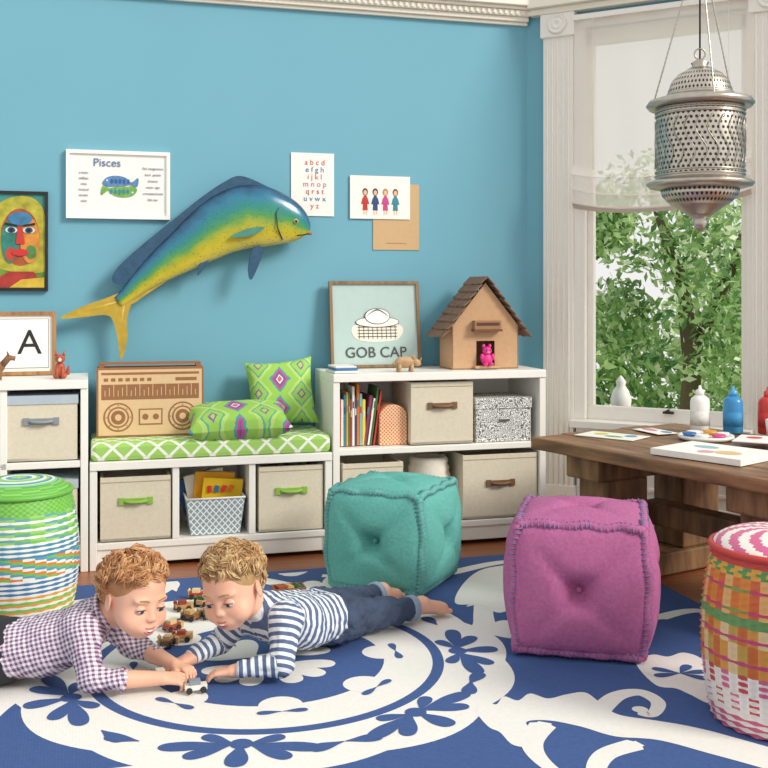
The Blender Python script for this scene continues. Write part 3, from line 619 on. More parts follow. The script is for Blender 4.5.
# ================= WOVEN STOOLS =================
def stool(name,loc,R,h,rowcols,topcols,rz=0):
    m=MB(); rows=52; n=96
    def g(c): return M(c,.45,0,.05)
    V=[];F=[];ms=[]
    for i in range(rows+1):
        t=i/rows; r=R*(.78+.22*math.sin(math.pi*(.12+.80*t))**.8)
        for k in range(n):
            th=2*math.pi*k/n; wv=.0045*math.sin(th*24+math.pi*i); V.append(((r+wv)*math.cos(th),(r+wv)*math.sin(th),h*t))
    for i in range(rows):
        for k in range(n):
            l=(k+1)%n; F.append((i*n+k,i*n+l,(i+1)*n+l,(i+1)*n+k)); ms.append(g(rowcols(i/rows,k/n,i,k)))
    m.add(V,F,ms,True)
    V=[];F=[];ms=[];rr=22; rt=R*(.78+.22*math.sin(math.pi*.92)**.8)
    for i in range(rr+1):
        t=i/rr; r=rt*math.cos(t*math.pi/2)**.7 if i<rr else .004
        for k in range(n):
            th=2*math.pi*k/n; V.append((r*math.cos(th),r*math.sin(th),h+.045*math.sin(t*math.pi/2)+.002*(i%2)))
    for i in range(rr):
        for k in range(n): l=(k+1)%n; F.append((i*n+k,i*n+l,(i+1)*n+l,(i+1)*n+k)); ms.append(g(topcols(i/rr,k/n,i,k)))
    F.append(tuple(rr*n+k for k in range(n))); ms.append(g('#ffffff'))
    m.add(V,F,ms,True)
    m.tube([(R*.80*math.cos(a),R*.80*math.sin(a),.008) for a in np.linspace(0,2*math.pi,48,endpoint=False)],.008,g('#e9e5da'),8,True)
    m.tube([((rt+.004)*math.cos(a),(rt+.004)*math.sin(a),h) for a in np.linspace(0,2*math.pi,48,endpoint=False)],.010,g(topcols(0,0,0,0)),8,True)
    return m.obj(name,loc,rz)
def lc(t,a,i,k):
    if t>.86: return '#6cb548' if (k+i)%2 else '#86c95c'
    if t>.62: return ['#78c25a','#97d070','#6aa8a8'][(i+k//4)%3] if (i%3) else '#f2f2ea'
    if t>.52: return '#f3f1e6' if i%2 else '#4a8fb0'
    if t>.36: return ['#dd8040','#f0efe6','#5a9dc0','#78c25a'][(i+(k//3))%4]
    if t>.22: return '#4a7fae' if i%2 else '#f1efe8'
    return ['#78c25a','#f2efe6','#e0a04a'][i%3]
def rc_(t,a,i,k):
    if t>.94: return '#c9403a'
    q=(k+(i%2))
    if t>.88: return '#e0a540' if q%4<2 else '#5a9a5a'
    if t>.66: return ['#dd7a30','#e08a35','#d86a38','#e6b070'][(k//2)%4] if i%6 else ['#c8486a','#8a9a4a'][(k//6)%2]
    if t>.61: return '#6a9a5a'
    if t>.34: return ['#cf7035','#dc9a45','#e6c89a','#c8a24a'][(k//2+i//9)%4] if i%7 else '#c84a78'
    if t>.10: return ['#f3ede6','#d86a90','#f3ede6','#c94a4a'][(k//2+i//6)%4] if i%2 else '#efe6e0'
    return '#f2e9e2' if i%2 else '#cf6484'
stool('woven_drum_stool',(-1.30,3.74,.0065),.205,.43,lc,lambda t,a,i,k:['#6cb548','#86c95c','#62a850'][(i+k//6)%3] if t<.5 else ['#97d070','#f1f3e6','#4a9ab0'][(i)%3])
stool('woven_drum_stool',(1.075,2.82,.0065),.215,.455,rc_,lambda t,a,i,k:'#c9403a' if t<.06 else (['#d86a94','#f6efe6'][int((a*12+t*2.0)%1*2)] ))
# ================= TABLE =================
TD=math.atan2(-.845,.535); TO=Vector((.596,4.286,.0065))
TWD=wood('reclaimed_dark_wood','#503521','#a3764c',(2.5,16,16),.45,.6); TLG=wood('reclaimed_leg_wood','#523520','#a37a50',(14,14,3),.65,.8)
m=MB(); ztop=.545
for i in range(5):
    y0=i*.17; m.bx((-.012*(i%2),y0+.001,ztop-.05),(1.55+.01*(i%3),y0+.169,ztop-(.0 if i%2 else .0015)),TWD)
for xa in (.17,.95):
    m.bx((xa,.04,ztop-.14),(xa+.18,.80,ztop-.051),TLG)
    m.bx((xa+.01,.10,.09),(xa+.17,.32,ztop-.14),TLG); m.bx((xa+.01,.52,.09),(xa+.17,.74,ztop-.14),TLG)
    m.bx((xa-.01,.02,.0),(xa+.19,.82,.09),TLG)
m.bx((.25,.37,.20),(1.1,.47,.29),TLG)
m.obj('rustic_wood_table',TO,TD,bevel=.008)
def onT(u,v): return on_plane(u,v,ztop+.0085)
def bottle(u,v,c,cap):
    p=onT(u,v); m=MB(); m.lathe([(0,0),(.036,0),(.040,.006),(.040,.128),(.036,.142),(.020,.154),(.014,.156),(0,.156)],M(c,.3),24); m.lathe([(0,.156),(.018,.156),(.018,.176),(.008,.180),(.005,.196),(0,.196)],M(cap,.3),16)
    m.lathe([(.0405,.03),(.0407,.03),(.0407,.09),(.0405,.09)],M(c if c!='#f2f1ec' else '#e4e2dc',.6,0,.15,70),24); m.obj('paint_bottle',p)
bottle(700,432,'#f2f1ec','#f7f6f2'); bottle(733,433,'#3a8fc8','#5aa8d8'); bottle(768,434,'#cf3a34','#d8524a')
def sheet(name,u,v,w,d,c,r,t=.002,extra=None,dz=0):
    p=onT(u,v)+Vector((0,0,dz)); m=MB(); m.box((0,0,t/2),(w,d,t),M(c,.7))
    if extra:
        for j,(x,y,a,b_,cc) in enumerate(extra): m.add([(x+a*math.cos(g),y+b_*math.sin(g),t+.0006+j*.0001) for g in np.linspace(0,2*math.pi,18,endpoint=False)],[tuple(range(18))],M(cc,.5))
    m.obj(name,p,r)
sheet('painted_paper',612,436,.26,.16,'#eceae0',TD+.3,extra=[(-.06,.02,.03,.03,'#d8c83a'),(.02,-.02,.04,.02,'#6fae4a'),(.07,.03,.025,.03,'#5a9ac0')])
sheet('painted_paper',655,432,.18,.10,'#f3f0ea',TD-.2,dz=.003,extra=[(-.04,.0,.05,.02,'#e07a9a'),(.05,.02,.03,.02,'#3a8ab8')])
sheet('sketch_pad',715,456,.36,.27,'#f6f4ee',TD+.15,.022,extra=[(-.06,.04,.05,.03,'#9ac0c8'),(.07,-.03,.05,.04,'#e2c38a'),(.0,-.06,.03,.03,'#e0a0b0')])
sheet('painted_paper',764,447,.2,.2,'#f4f2ec',TD+.5,.003,dz=.026,extra=[(-.04,.03,.03,.03,'#d8483c')])
p=onT(706,439); m=MB(); m.lathe([(0,0),(.10,0),(.11,.008),(.108,.018),(.10,.012),(0,.010)],M('#f4f4f0',.3),30)
for i,cc in enumerate(['#d8342c','#e8a52a','#3f9a4a','#2f6fb0','#8a3f8a','#e0558a']): g=i*math.pi/3; m.lathe([(0,.008),(.024,.010),(.028,.022),(.023,.018),(0,.016)],M(cc,.3) if i%2 else M('#f0efe9',.3),14,Matrix.Translation((.066*math.cos(g),.066*math.sin(g),.004)))
m.obj('paint_palette',p)
p=onT(764,441); m=MB(); m.lathe([(0,0),(.028,0),(.034,.075),(.031,.075),(.026,.006),(0,.006)],M('#f1f0ec',.3),24); m.tube([(0,0,.02),(.03,.01,.12)],.003,TW); m.tube([(0,0,.02),(-.02,.02,.13)],.003,M('#c23a2e')); m.obj('brush_cup',p+Vector((.07,.08,0)))
# ================= LANTERN =================
b=NB('pierced_silver',.35,.85); o=b.coord('Object'); g=b.xyz(o); ang=b.math('ARCTAN2',g[1],g[0])
ua=b.math('MULTIPLY',ang,52/(2*math.pi)); vz=b.math('MULTIPLY',g[2],52/(2*math.pi)/.145)
row=b.math('FLOOR',vz); ua2=b.math('ADD',ua,b.math('MULTIPLY',b.math('MODULO',row,2.0),.5))
fx=b.math('SUBTRACT',b.math('FRACT',ua2),.5); fz=b.math('SUBTRACT',b.math('FRACT',vz),.5); dd=b.math('ADD',b.math('MULTIPLY',fx,fx),b.math('MULTIPLY',fz,fz)); hole=b.math('LESS_THAN',dd,.085)
b.col(b.mix(hole,'#c4bdb1','#2b2723')); b.put(b.b.inputs['Metallic'],b.math('SUBTRACT',.9,b.math('MULTIPLY',hole,.85))); b.bump(b.math('MULTIPLY',hole,-1.0),.6,.004)
PS=b.m; SIL=M('#bdb6aa',.33,.92,.15,60)
Lc=Vector((1.053,3.5,0)); k=.003333
def zv(v): return H-(v-290)*k
m=MB()
def lt(pr,mt,n=48): m.lathe([(r*k,zv(v)) for r,v in pr],mt,n)
lt([(0,232),(4,230),(8,222),(6,219),(14,214),(26,205),(34,198),(38,190),(38,188)],SIL); lt([(34,197),(36.5,190),(36.5,188)],PS)
lt([(28,205),(37,196),(38.6,189)],PS)
lt([(38,190),(50,187),(52.5,184),(50,182),(43,179)],SIL)
lt([(42,180),(42.5,178),(42.5,110),(42,108)],PS)
for v in (176,172,116,112): m.tube([(43.2*k*math.cos(a),43.2*k*math.sin(a),zv(v)) for a in np.linspace(0,2*math.pi,48,endpoint=False)],.0035,SIL,6,True)
for q in range(24):
    a=2*math.pi*q/24; P=[(43.5*k*math.cos(a+.13*math.sin(w_)),43.5*k*math.sin(a+.13*math.sin(w_)),zv(168-(w_/6.283)*48)) for w_ in np.linspace(0,6.283,12)]; m.tube(P,.0018,SIL,4)
lt([(43,108),(50,108),(52.5,105),(50,101),(40,98),(32,97)],SIL)
lt([(32,98),(31.5,92),(28,82),(22,75),(12,69)],PS); lt([(32,97.5),(33.5,95),(31.5,93)],SIL); lt([(12,70),(7,66),(9,63),(4,60),(0,58)],SIL)
for a in (0.5,2.6,4.7):
    P=[Vector((48*k*math.cos(a),48*k*math.sin(a),zv(103))),Vector((0,0,zv(-60)))]; nl=70
    m.tube([P[0].lerp(P[1],i/nl) for i in range(nl+1)],[.0034 if i%2 else .0020 for i in range(nl+1)],SIL,5)
m.tube([(0,0,zv(60)),(0,0,zv(-160))],.003,BLK,6); m.tube([(.018*math.cos(a),0,zv(54)+.018*math.sin(a)) for a in np.linspace(0,2*math.pi,16,endpoint=False)],.003,SIL,6,True)
m.obj('pierced_metal_pendant_lantern',Lc)
# ================= SDF BODY TOOLS =================
def V3(p): return np.array(p,np.float32)
def cone(a,b,ra,rb,k=.02,op='u',off=0.): return ('c',V3(a),V3(b),ra,rb,k,op,off)
def ellq(c,r,R=None,k=.015,op='u'): return ('e',V3(c),V3(r),None if R is None else np.array(R,np.float32),0,k,op,0.)
def dist(pr,P):
    if pr[0]=='c':
        a,b,ra,rb=pr[1:5]; ba=b-a; tu=((P-a)@ba)/max(float(ba@ba),1e-9); t=np.clip(tu,0,1); d=np.linalg.norm(P-a-t[:,None]*ba,axis=1)-(ra+(rb-ra)*t)
        return d,(None if pr[7] is None else tu*np.linalg.norm(ba)+pr[7])
    q=P-pr[1]
    if pr[3] is not None: q=q@pr[3]
    r=pr[2]; k0=np.linalg.norm(q/r,axis=1); k1=np.linalg.norm(q/(r*r),axis=1)+1e-9; return k0*(k0-1)/k1,None
def field(prims,P):
    f=None
    for pr in prims:
        d,_=dist(pr,P); k=pr[5]
        if f is None: f=d; continue
        if pr[6]=='u': h=np.maximum(k-np.abs(f-d),0)/k; f=np.minimum(f,d)-h*h*k*.25
        else: d=-d; h=np.maximum(k-np.abs(f-d),0)/k; f=np.maximum(f,d)+h*h*k*.25
    return f
def sdf_mesh(prims,h):
    lo=np.array([1e9]*3);hi=-lo
    for pr in prims:
        if pr[6]!='u': continue
        if pr[0]=='c':
            for p,r in ((pr[1],pr[3]),(pr[2],pr[4])): lo=np.minimum(lo,p-r);hi=np.maximum(hi,p+r)
        else: r=float(max(pr[2])); lo=np.minimum(lo,pr[1]-r);hi=np.maximum(hi,pr[1]+r)
    lo-=h*3+.01;hi+=h*3+.01; n=np.ceil((hi-lo)/h).astype(int)
    g=np.stack(np.meshgrid(*[lo[i]+np.arange(n[i])*h for i in range(3)],indexing='ij'),-1).reshape(-1,3).astype(np.float32)
    f=np.concatenate([field(prims,c) for c in np.array_split(g,max(1,len(g)//400000))]).reshape(n)
    S=f<0; cs=[(i,j,k) for i in (0,1) for j in (0,1) for k in (0,1)]
    def sl(o,A): return A[o[0]:n[0]-1+o[0],o[1]:n[1]-1+o[1],o[2]:n[2]-1+o[2]]
    acc=np.zeros(tuple(n-1)+(3,),np.float32);cnt=np.zeros(tuple(n-1),np.float32)
    for a in cs:
        for ax in range(3):
            if a[ax]: continue
            b=list(a);b[ax]=1; fa,fb=sl(a,f),sl(b,f); x=(fa<0)!=(fb<0); t=np.where(x,fa/np.where(x,fa-fb,1),0)
            for c in range(3): acc[...,c]+=np.where(x,a[c]+(t if c==ax else 0),0)
            cnt+=x
    act=cnt>0; idx=-np.ones(act.shape,int); idx[act]=np.arange(act.sum()); base=np.argwhere(act)
    Vv=(base+acc[act]/cnt[act][:,None])*h+lo; Fs=[]
    for ax in range(3):
        o=[1,2] if ax==0 else ([2,0] if ax==1 else [0,1])
        e=[slice(0,n[i]-1) if i==ax else slice(1,n[i]-1) for i in range(3)]; e2=[slice(1,n[i]) if i==ax else slice(1,n[i]-1) for i in range(3)]
        A=S[tuple(e)];B=S[tuple(e2)]; x=np.argwhere(A!=B)
        if len(x)==0: continue
        s0=A[tuple(x.T)]; c=x.copy(); c[:,o[0]]+=1;c[:,o[1]]+=1
        d1=np.zeros(3,int);d1[o[0]]=1;d2=np.zeros(3,int);d2[o[1]]=1
        q=[idx[tuple((c-d1-d2).T)],idx[tuple((c-d2).T)],idx[tuple(c.T)],idx[tuple((c-d1).T)]]
        q=np.stack(q,1); q[~s0]=q[~s0][:,::-1]; Fs.append(q)
    return Vv,np.concatenate(Fs)
def sdf_obj(name,prims,h,mat,parent,X=None,wr=0.0):
    Vv,Fq=sdf_mesh(prims,h)
    al=np.full(len(Vv),0.,np.float32);best=np.full(len(Vv),1e9)
    for pr in prims:
        if pr[0]=='c' and pr[6]=='u' and pr[7] is not None:
            d,t=dist(pr,Vv.astype(np.float32)); mm=d<best; best[mm]=d[mm]; al[mm]=t[mm]
    me=bpy.data.meshes.new(name)
    me.from_pydata([tuple(map(float,v)) for v in Vv],[],[tuple(map(int,q)) for q in Fq])
    me.polygons.foreach_set('use_smooth',[True]*len(me.polygons)); a=me.attributes.new('along','FLOAT','POINT'); a.data.foreach_set('value',al)
    me.materials.append(mat); me.update()
    o=bpy.data.objects.new(name,me); COL.objects.link(o); o.parent=parent
    if X is not None: o.matrix_world=X
    sm=o.modifiers.new('smooth','SMOOTH'); sm.factor=.5; sm.iterations=2
    if wr:
        tx=bpy.data.textures.new(name+'_wrinkle','CLOUDS'); tx.noise_scale=.055; tx.noise_depth=2; tx.noise_type='HARD_NOISE'
        dm=o.modifiers.new('wrinkle','DISPLACE'); dm.texture=tx; dm.strength=wr; dm.mid_level=.5; dm.texture_coords='LOCAL'
    return o
def skinmat(name,c1,c2):
    b=NB(name,.5); b.col(b.mix(b.noise(9,det=2),c1,c2)); b.b.inputs['Subsurface Weight'].default_value=.15; b.b.inputs['Subsurface Radius'].default_value=(.02,.008,.004); b.b.inputs['Subsurface Scale'].default_value=.4; return b.m
SK=skinmat('child_skin','#dfa488','#efc0a4'); LIP=M('#c0686a',.4); EYW=M('#e2ded8',.2); IRIS=M('#34506a',.2); TOOTH=M('#f6f3ec',.3)
def head(parent,center,fwd,up,neck,scale,hairmats,seed,part=1):
    f=Vector(fwd).normalized(); y=Vector(up).cross(f).normalized(); z=f.cross(y)
    R=Matrix((f,y,z)).transposed().to_4x4(); X=Matrix.Translation(center)@R@Matrix.Scale(scale,4); Xi=X.inverted(); nb=Xi@Vector(neck)
    # round toddler head: full cheeks, small chin, button nose
    P=[ellq((-.014,0,.030),(.090,.074,.072)),ellq((.020,0,-.026),(.062,.064,.058),k=.03),ellq((.048,0,-.070),(.024,.026,.018),k=.03)]
    for s in (-1,1):
        P+=[ellq((.047,s*.040,-.040),(.028,.026,.025),k=.02),ellq((.066,s*.027,.019),(.012,.022,.006),k=.012)]
    P+=[ellq((.087,s*.030,-.003),(.015,.016,.011),k=.012,op='s') for s in (-1,1)]
    P+=[cone((.077,0,-.004),(.086,0,-.024),.0040,.0080,.012),cone((.084,-.008,-.027),(.084,.008,-.027),.0055,.0055,.006)]
    P+=[ellq((.074,0,-.054),(.012,.028,.014),k=.012)]
    for s in (-1,1):
        Re=np.array(Matrix.Rotation(s*.35,3,'Z'))
        P+=[ellq((-.006,s*.077,-.008),(.017,.006,.024),Re,k=.006),ellq((-.001,s*.084,-.005),(.009,.005,.014),Re,k=.004,op='s')]
    P+=[cone((-.022,0,-.045),tuple(nb),.038,.040,.02)]
    sdf_obj('head',P,.0030,SK,parent,X)
    m=MB()
    for s in (-1,1):
        c=Vector((.0665,s*.0300,-.004)); m.ell(c,(.0130,.0130,.0120),EYW); g=Vector((1,-s*.10,-.22)).normalized()
        m.ell(c+g*.0062,(.0080,.0080,.0080),IRIS); m.ell(c+g*.0104,(.0044,.0044,.0044),BLK,n=8)
        for lo,hi in ((.24,1.5),(-1.3,-.62)):
            V=[];F=[];nn=12
            for i in range(nn+1):
                for j in range(nn+1):
                    bb=(j/nn-.5)*2.6; cl=(abs(bb)/1.3)**2
                    l2=(lo*(1-cl)+(-.12)*cl) if lo>0 else lo; h2=hi if lo>0 else (hi*(1-cl)+(-.16)*cl)
                    a=l2+i/nn*(h2-l2); V.append(c+Vector((math.cos(a)*math.cos(bb),math.cos(a)*math.sin(bb),math.sin(a)*.95))*.0145)
            for i in range(nn):
                for j in range(nn): q=i*(nn+1)+j; F.append((q,q+1,q+nn+2,q+nn+1))
            m.add(V,F,SK,True)
        L=[]
        for bb in np.linspace(-1.2,1.2,11):
            cl=(abs(bb)/1.3)**2; a=.24*(1-cl)-.12*cl; L.append(c+Vector((math.cos(a)*math.cos(bb),math.cos(a)*math.sin(bb),math.sin(a)*.95))*.0149)
        m.tube(L,[.0003]+[.0012]*9+[.0003],M('#4f3420',.6),6)
        m.tube([(.0825,s*.013,.0195),(.082,s*.026,.0245),(.0745,s*.039,.022),(.0655,s*.047,.015)],[.0010,.0019,.0018,.0006],M('#a9865c',.7),6)
        m.ell((.0885,s*.0050,-.0315),(.0022,.0022,.0013),M('#9a5a4c',.6),n=6)
    def arc(x,w,z0,up_,n=9,dx=.016): return [(x-dx*(q*q),w*q,z0+up_*(q*q)) for q in np.linspace(-1,1,n)]
    F=[(i,i+1,10+i,9+i) for i in range(8)]
    m.add(arc(.0868,.026,-.0530,.0090)+arc(.0862,.026,-.0640,.0195),F,M('#7a3030',.5),True)
    m.add(arc(.0884,.0225,-.0525,.0070)+arc(.0880,.021,-.0590,.0115),F,TOOTH,True)
    m.tube(arc(.0876,.028,-.0512,.0085,9,.0165),[.0006,.0014,.0019,.0022,.0020,.0022,.0019,.0014,.0006],LIP,8)
    m.tube(arc(.0866,.027,-.0655,.0220,9,.0155),[.0006,.0016,.0024,.0029,.0031,.0029,.0024,.0016,.0006],LIP,8)
    o=m.obj('face_details',parent=parent); o.matrix_world=X
    HP=[ellq((-.020,0,.036),(.0915,.0800,.0745)),ellq((-.055,0,-.008),(.053,.062,.055),k=.03),
        ellq((.090,0,-.045),(.076,.10,.112),k=.010,op='s'),ellq((-.004,0,-.10),(.12,.12,.062),k=.02,op='s')]
    for s in (-1,1): HP.append(ellq((.004,s*.090,-.016),(.028,.024,.036),k=.008,op='s'))
    sdf_obj('hair_cap',HP,.0035,hairmats[0],parent,X)
    r=np.random.default_rng(seed); m=MB(); cen=Vector((-.018,0,.034)); rad=Vector((.0885,.078,.0745)); crown=Vector((-.06,.012*part,.11)); cnt=0
    while cnt<430:
        d=Vector(r.normal(size=3)).normalized()
        if d.x>.1 and d.z<.56: continue
        if -.25<d.x<=.1 and d.z<.02: continue
        if d.x<=-.25 and d.z<-.62: continue
        if abs(d.y)>.72 and d.z<.10 and d.x>-.3: continue
        ct=Vector(r.normal(size=3))*.42; L0=r.uniform(.024,.042)*(1.15 if d.z>.3 else .7); cu0=r.choice([-1,1])*r.uniform(.005,.014); lf0=r.uniform(.003,.017); mi=int(r.integers(len(hairmats)))
        for q_ in range(8):
            dj=(d+Vector(r.normal(size=3))*.04).normalized()
            p=cen+Vector((dj.x*rad.x,dj.y*rad.y,dj.z*rad.z)); nrm=Vector((dj.x/rad.x,dj.y/rad.y,dj.z/rad.z)).normalized()
            t=(p-crown); t=(t-nrm*t.dot(nrm)).normalized()
            if dj.x>.25:
                w_=min(1,(dj.x-.25)/.3); t=t*(1-.8*w_)+Vector((.25,part*1.0,.10))*w_
            t=t+ct+Vector(r.normal(size=3))*.07; t=(t-nrm*t.dot(nrm)).normalized()
            sd=nrm.cross(t); L=L0*r.uniform(.85,1.1); cu=cu0*r.uniform(.8,1.2); lf=lf0*r.uniform(.8,1.2); pts=[]
            for i in range(7):
                q=i/6; base=p+t*L*q; rel=base-cen; e=math.sqrt((rel.x/rad.x)**2+(rel.y/rad.y)**2+(rel.z/rad.z)**2); base=cen+rel/e
                pts.append(base+nrm*(lf*math.sin(q*2.6)+.001)+sd*cu*math.sin(q*3.8))
            w0=r.uniform(.0012,.0020); m.tube(pts,[w0,w0*1.15,w0*1.15,w0*1.05,w0*.85,w0*.6,w0*.2],hairmats[mi if r.random()<.75 else int(r.integers(len(hairmats)))],4)
        cnt+=1
    o=m.obj('hair',parent=parent); o.matrix_world=X
def handprims(wrist,dirv,upv,side,curl=.5,sc=1.0,spread=.12):
    x=Vector(dirv).normalized(); y=Vector(upv).cross(x).normalized(); z=x.cross(y); w=Vector(wrist)
    def T(a,b,c): return tuple(w+(x*a+y*b*side+z*c)*sc)
    P=[]
    for yy in (-.019,-.007,.006,.018): P.append(cone(T(.004,yy*.55,0),T(.050,yy,.001),.0115*sc,.0088*sc,.008))
    for i,(yy,l) in enumerate(((.0205,.040),(.0068,.045),(-.0068,.041),(-.020,.032))):
        a=-.1-curl*.35*(1+.12*i); p=Vector((.050,yy,.001)); r0=.0068
        for sgi,fr in enumerate((.42,.33,.25)):
            d=Vector((math.cos(a),(yy/.02)*spread,math.sin(a))).normalized(); q=p+d*l*fr*1.0
            P.append(cone(T(*p),T(*q),r0*sc,(r0-.0006)*sc,.0020)); p=q; r0-=.0006; a-=curl*.75
    P.append(cone(T(.010,.014,-.003),T(.030,.031,-.009),.0110*sc,.0088*sc,.008)); P.append(cone(T(.030,.031,-.009),T(.048,.038,-.016),.0082*sc,.0072*sc,.003)); P.append(cone(T(.048,.038,-.016),T(.063,.032,-.022),.0072*sc,.0060*sc,.003))
    return P
def grp(name,loc=(0,0,0)):
    e=bpy.data.objects.new(name,None); e.empty_display_size=.1; COL.objects.link(e); e.location=loc; return e
# ---------- boy in gingham ----------
b=NB('purple_gingham',.85); o=b.xyz(); F1=70
ca=b.math('LESS_THAN',b.math('FRACT',b.math('MULTIPLY',b.math('ADD',o[0],b.math('MULTIPLY',o[2],.3)),F1)),.5); cb=b.math('LESS_THAN',b.math('FRACT',b.math('MULTIPLY',b.math('SUBTRACT',b.math('ADD',o[2],b.math('MULTIPLY',o[1],.6)),b.math('MULTIPLY',o[0],.25)),F1)),.5)
b.col(b.mix(b.math('MULTIPLY',b.math('ADD',ca,cb),.5),'#e6dfe8','#70486f')); b.bump(b.noise(22,det=3),.5,.01); GING=b.m
B1=grp('boy_in_gingham_shirt')
sh=[cone((-1.08,3.035,.103),(-.98,3.045,.113),.080,.074,.04),cone((-1.08,3.105,.103),(-.98,3.10,.113),.080,.074,.04),
    cone((-.98,3.045,.113),(-.885,3.035,.15),.074,.074,.04),cone((-.98,3.10,.113),(-.885,3.125,.15),.074,.074,.04),
    cone((-.865,3.01,.175),(-.865,3.155,.175),.048,.048,.04),cone((-.87,3.08,.175),(-.825,3.075,.205),.052,.042,.03),
    cone((-.86,2.995,.172),(-.822,2.945,.060),.048,.038,.025),cone((-.822,2.945,.058),(-.735,2.962,.052),.037,.030,.02),
    cone((-.855,3.17,.172),(-.76,3.215,.060),.048,.038,.025),cone((-.76,3.215,.058),(-.69,3.165,.052),.037,.030,.02)]
sdf_obj('shirt',sh,.005,GING,B1,wr=.014)
m=MB(); m.tube([(-.738+.0,2.962+.031*math.cos(a),.052+.031*math.sin(a)) for a in np.linspace(0,2*math.pi,20,endpoint=False)],.005,GING,6,True)
Cn=Vector((-.815,3.07,.215)); ax=Vector((.85,-.1,.5)).normalized(); a1=ax.orthogonal().normalized(); a2=ax.cross(a1)
m.tube([Cn+(a1*math.cos(a)+a2*math.sin(a))*.047 for a in np.linspace(0,2*math.pi,24,endpoint=False)],.009,GING,8,True); m.obj('collar_and_cuff',parent=B1)
DK=M('#25242c',.8,0,.1,40)
pn=[cone((-1.10,3.04,.098),(-1.16,3.02,.095),.084,.080,.04),cone((-1.10,3.10,.098),(-1.16,3.13,.095),.084,.080,.04)]
for yy,o2 in ((3.0,-.02),(3.15,.03)): pn+=[cone((-1.16,yy,.087),(-1.42,yy+o2,.069),.072,.050,.03),cone((-1.42,yy+o2,.069),(-1.66,yy+o2,.056),.050,.038,.02)]
sdf_obj('trousers',pn,.007,DK,B1)
ft=[]
for yy in (2.98,3.18): ft+=[cone((-1.64,yy,.053),(-1.70,yy,.048),.028,.026),cone((-1.70,yy,.048),(-1.79,yy+.005,.035),.026,.018)]+[cone((-1.785,yy-.022+i*.011,.031),(-1.81,yy-.026+i*.013,.026),.0085,.007,.003) for i in range(5)]
sdf_obj('feet',ft,.005,SK,B1)
ar=[cone((-.75,2.96,.052),(-.632,2.992,.044),.027,.019,.01)]+handprims((-.632,2.992,.044),(1,.22,-.10),(0,-.35,.9),1,1.0,.92); sdf_obj('near_forearm_and_hand',ar,.0024,SK,B1)
ar=[cone((-.70,3.17,.052),(-.612,3.085,.046),.027,.019,.01)]+handprims((-.612,3.085,.046),(.85,-.5,-.05),(0,.2,.95),-1,.9,.92); sdf_obj('far_forearm_and_hand',ar,.0024,SK,B1)
H1=[M('#b98455',.5,0,.2,90),M('#cf9868',.45,0,.2,90),M('#a87045',.5,0,.2,90),M('#deb07e',.45,0,.2,90)]
head(B1,(-.722,3.045,.262),(.72,-.66,-.20),(.12,0,1),(-.835,3.075,.20),1.12,H1,3,-1)
# ---------- boy in stripes ----------
b=NB('navy_stripe_knit',.85); al=b.attr('along'); fr=b.math('FRACT',b.math('MULTIPLY',al,44)); b.col(b.mix(b.math('LESS_THAN',fr,.5),'#dfe3e6','#56688a')); b.bump(b.noise(24,det=3),.5,.01); STR=b.m
B2=grp('boy_in_striped_shirt')
Lt=Vector((.75,-.65,0)); 
def off(p,k): return tuple(Vector(p)+Lt*k)
sh=[]
for k in (-.04,.04):
    sh+=[cone(off((-.205,3.375,.105),k),off((-.275,3.295,.116),k),.078,.074,.04),cone(off((-.275,3.295,.116),k),off((-.345,3.205,.145),k),.074,.070,.04,off=.107)]
for s in (-1,1): sh.append(cone((-.355,3.195,.168),off((-.355,3.195,.165),.078*s),.048,.048,.04,off=None))
sh+=[cone((-.35,3.20,.17),(-.385,3.165,.20),.050,.040,.03,off=None),
  cone(off((-.355,3.19,.165),.085),(-.300,3.062,.058),.046,.038,.025),cone((-.300,3.062,.058),(-.405,3.050,.050),.037,.029,.02,off=.14),
  cone(off((-.355,3.19,.165),-.085),(-.505,3.235,.066),.046,.038,.025),cone((-.505,3.235,.066),(-.572,3.155,.052),.037,.029,.02,off=.14)]
sdf_obj('shirt',sh,.005,STR,B2,wr=.012)
b=NB('jeans_denim',.85); nz=b.math('ADD',b.math('MULTIPLY',b.noise(11,det=2),.75),b.math('MULTIPLY',b.noise(250,det=1),.25)); b.col(b.mix(nz,'#141e32','#4e5f7c')); b.bump(nz,.5,.006); JN=b.m; JC=M('#8fa0b5',.85)
pn=[cone(off((-.215,3.365,.100),-.03),off((-.175,3.41,.096),-.045),.082,.080,.04),cone(off((-.215,3.365,.100),.03),off((-.175,3.41,.096),.045),.082,.080,.04),
 cone((-.135,3.385,.093),(-.015,3.505,.072),.072,.052,.03),cone((-.015,3.505,.072),(.085,3.60,.058),.052,.041,.02),
 cone((-.215,3.455,.093),(-.115,3.63,.072),.072,.052,.03),cone((-.115,3.63,.072),(-.035,3.745,.063),.052,.041,.02)]
sdf_obj('jeans',pn,.005,JN,B2,wr=.020)
m=MB()
for c,d in (((.085,3.60,.058),(.7,.68,-.08)),((-.035,3.745,.063),(.57,.82,-.05))):
    d=Vector(d).normalized(); a1=d.orthogonal().normalized(); a2=d.cross(a1)
    for j in range(4): m.tube([Vector(c)+d*(.006*j)+(a1*math.cos(a)+a2*math.sin(a))*.0385 for a in np.linspace(0,2*math.pi,22,endpoint=False)],.0055,JC,6,True)
m.obj('jean_cuffs',parent=B2)
ft=[cone((.075,3.59,.058),(.125,3.64,.058),.030,.026,.01),ellq((.132,3.642,.062),(.026,.024,.026),k=.015),cone((.135,3.64,.054),(.205,3.675,.036),.024,.021,.015),cone((.135,3.655,.051),(.195,3.70,.036),.022,.018,.015)]
for i in range(5): ft.append(cone((.205-.006*i,3.665+.012*i,.032),(.232-.009*i,3.678+.013*i,.026),.0105-.0010*i,.0090-.001*i,.003))
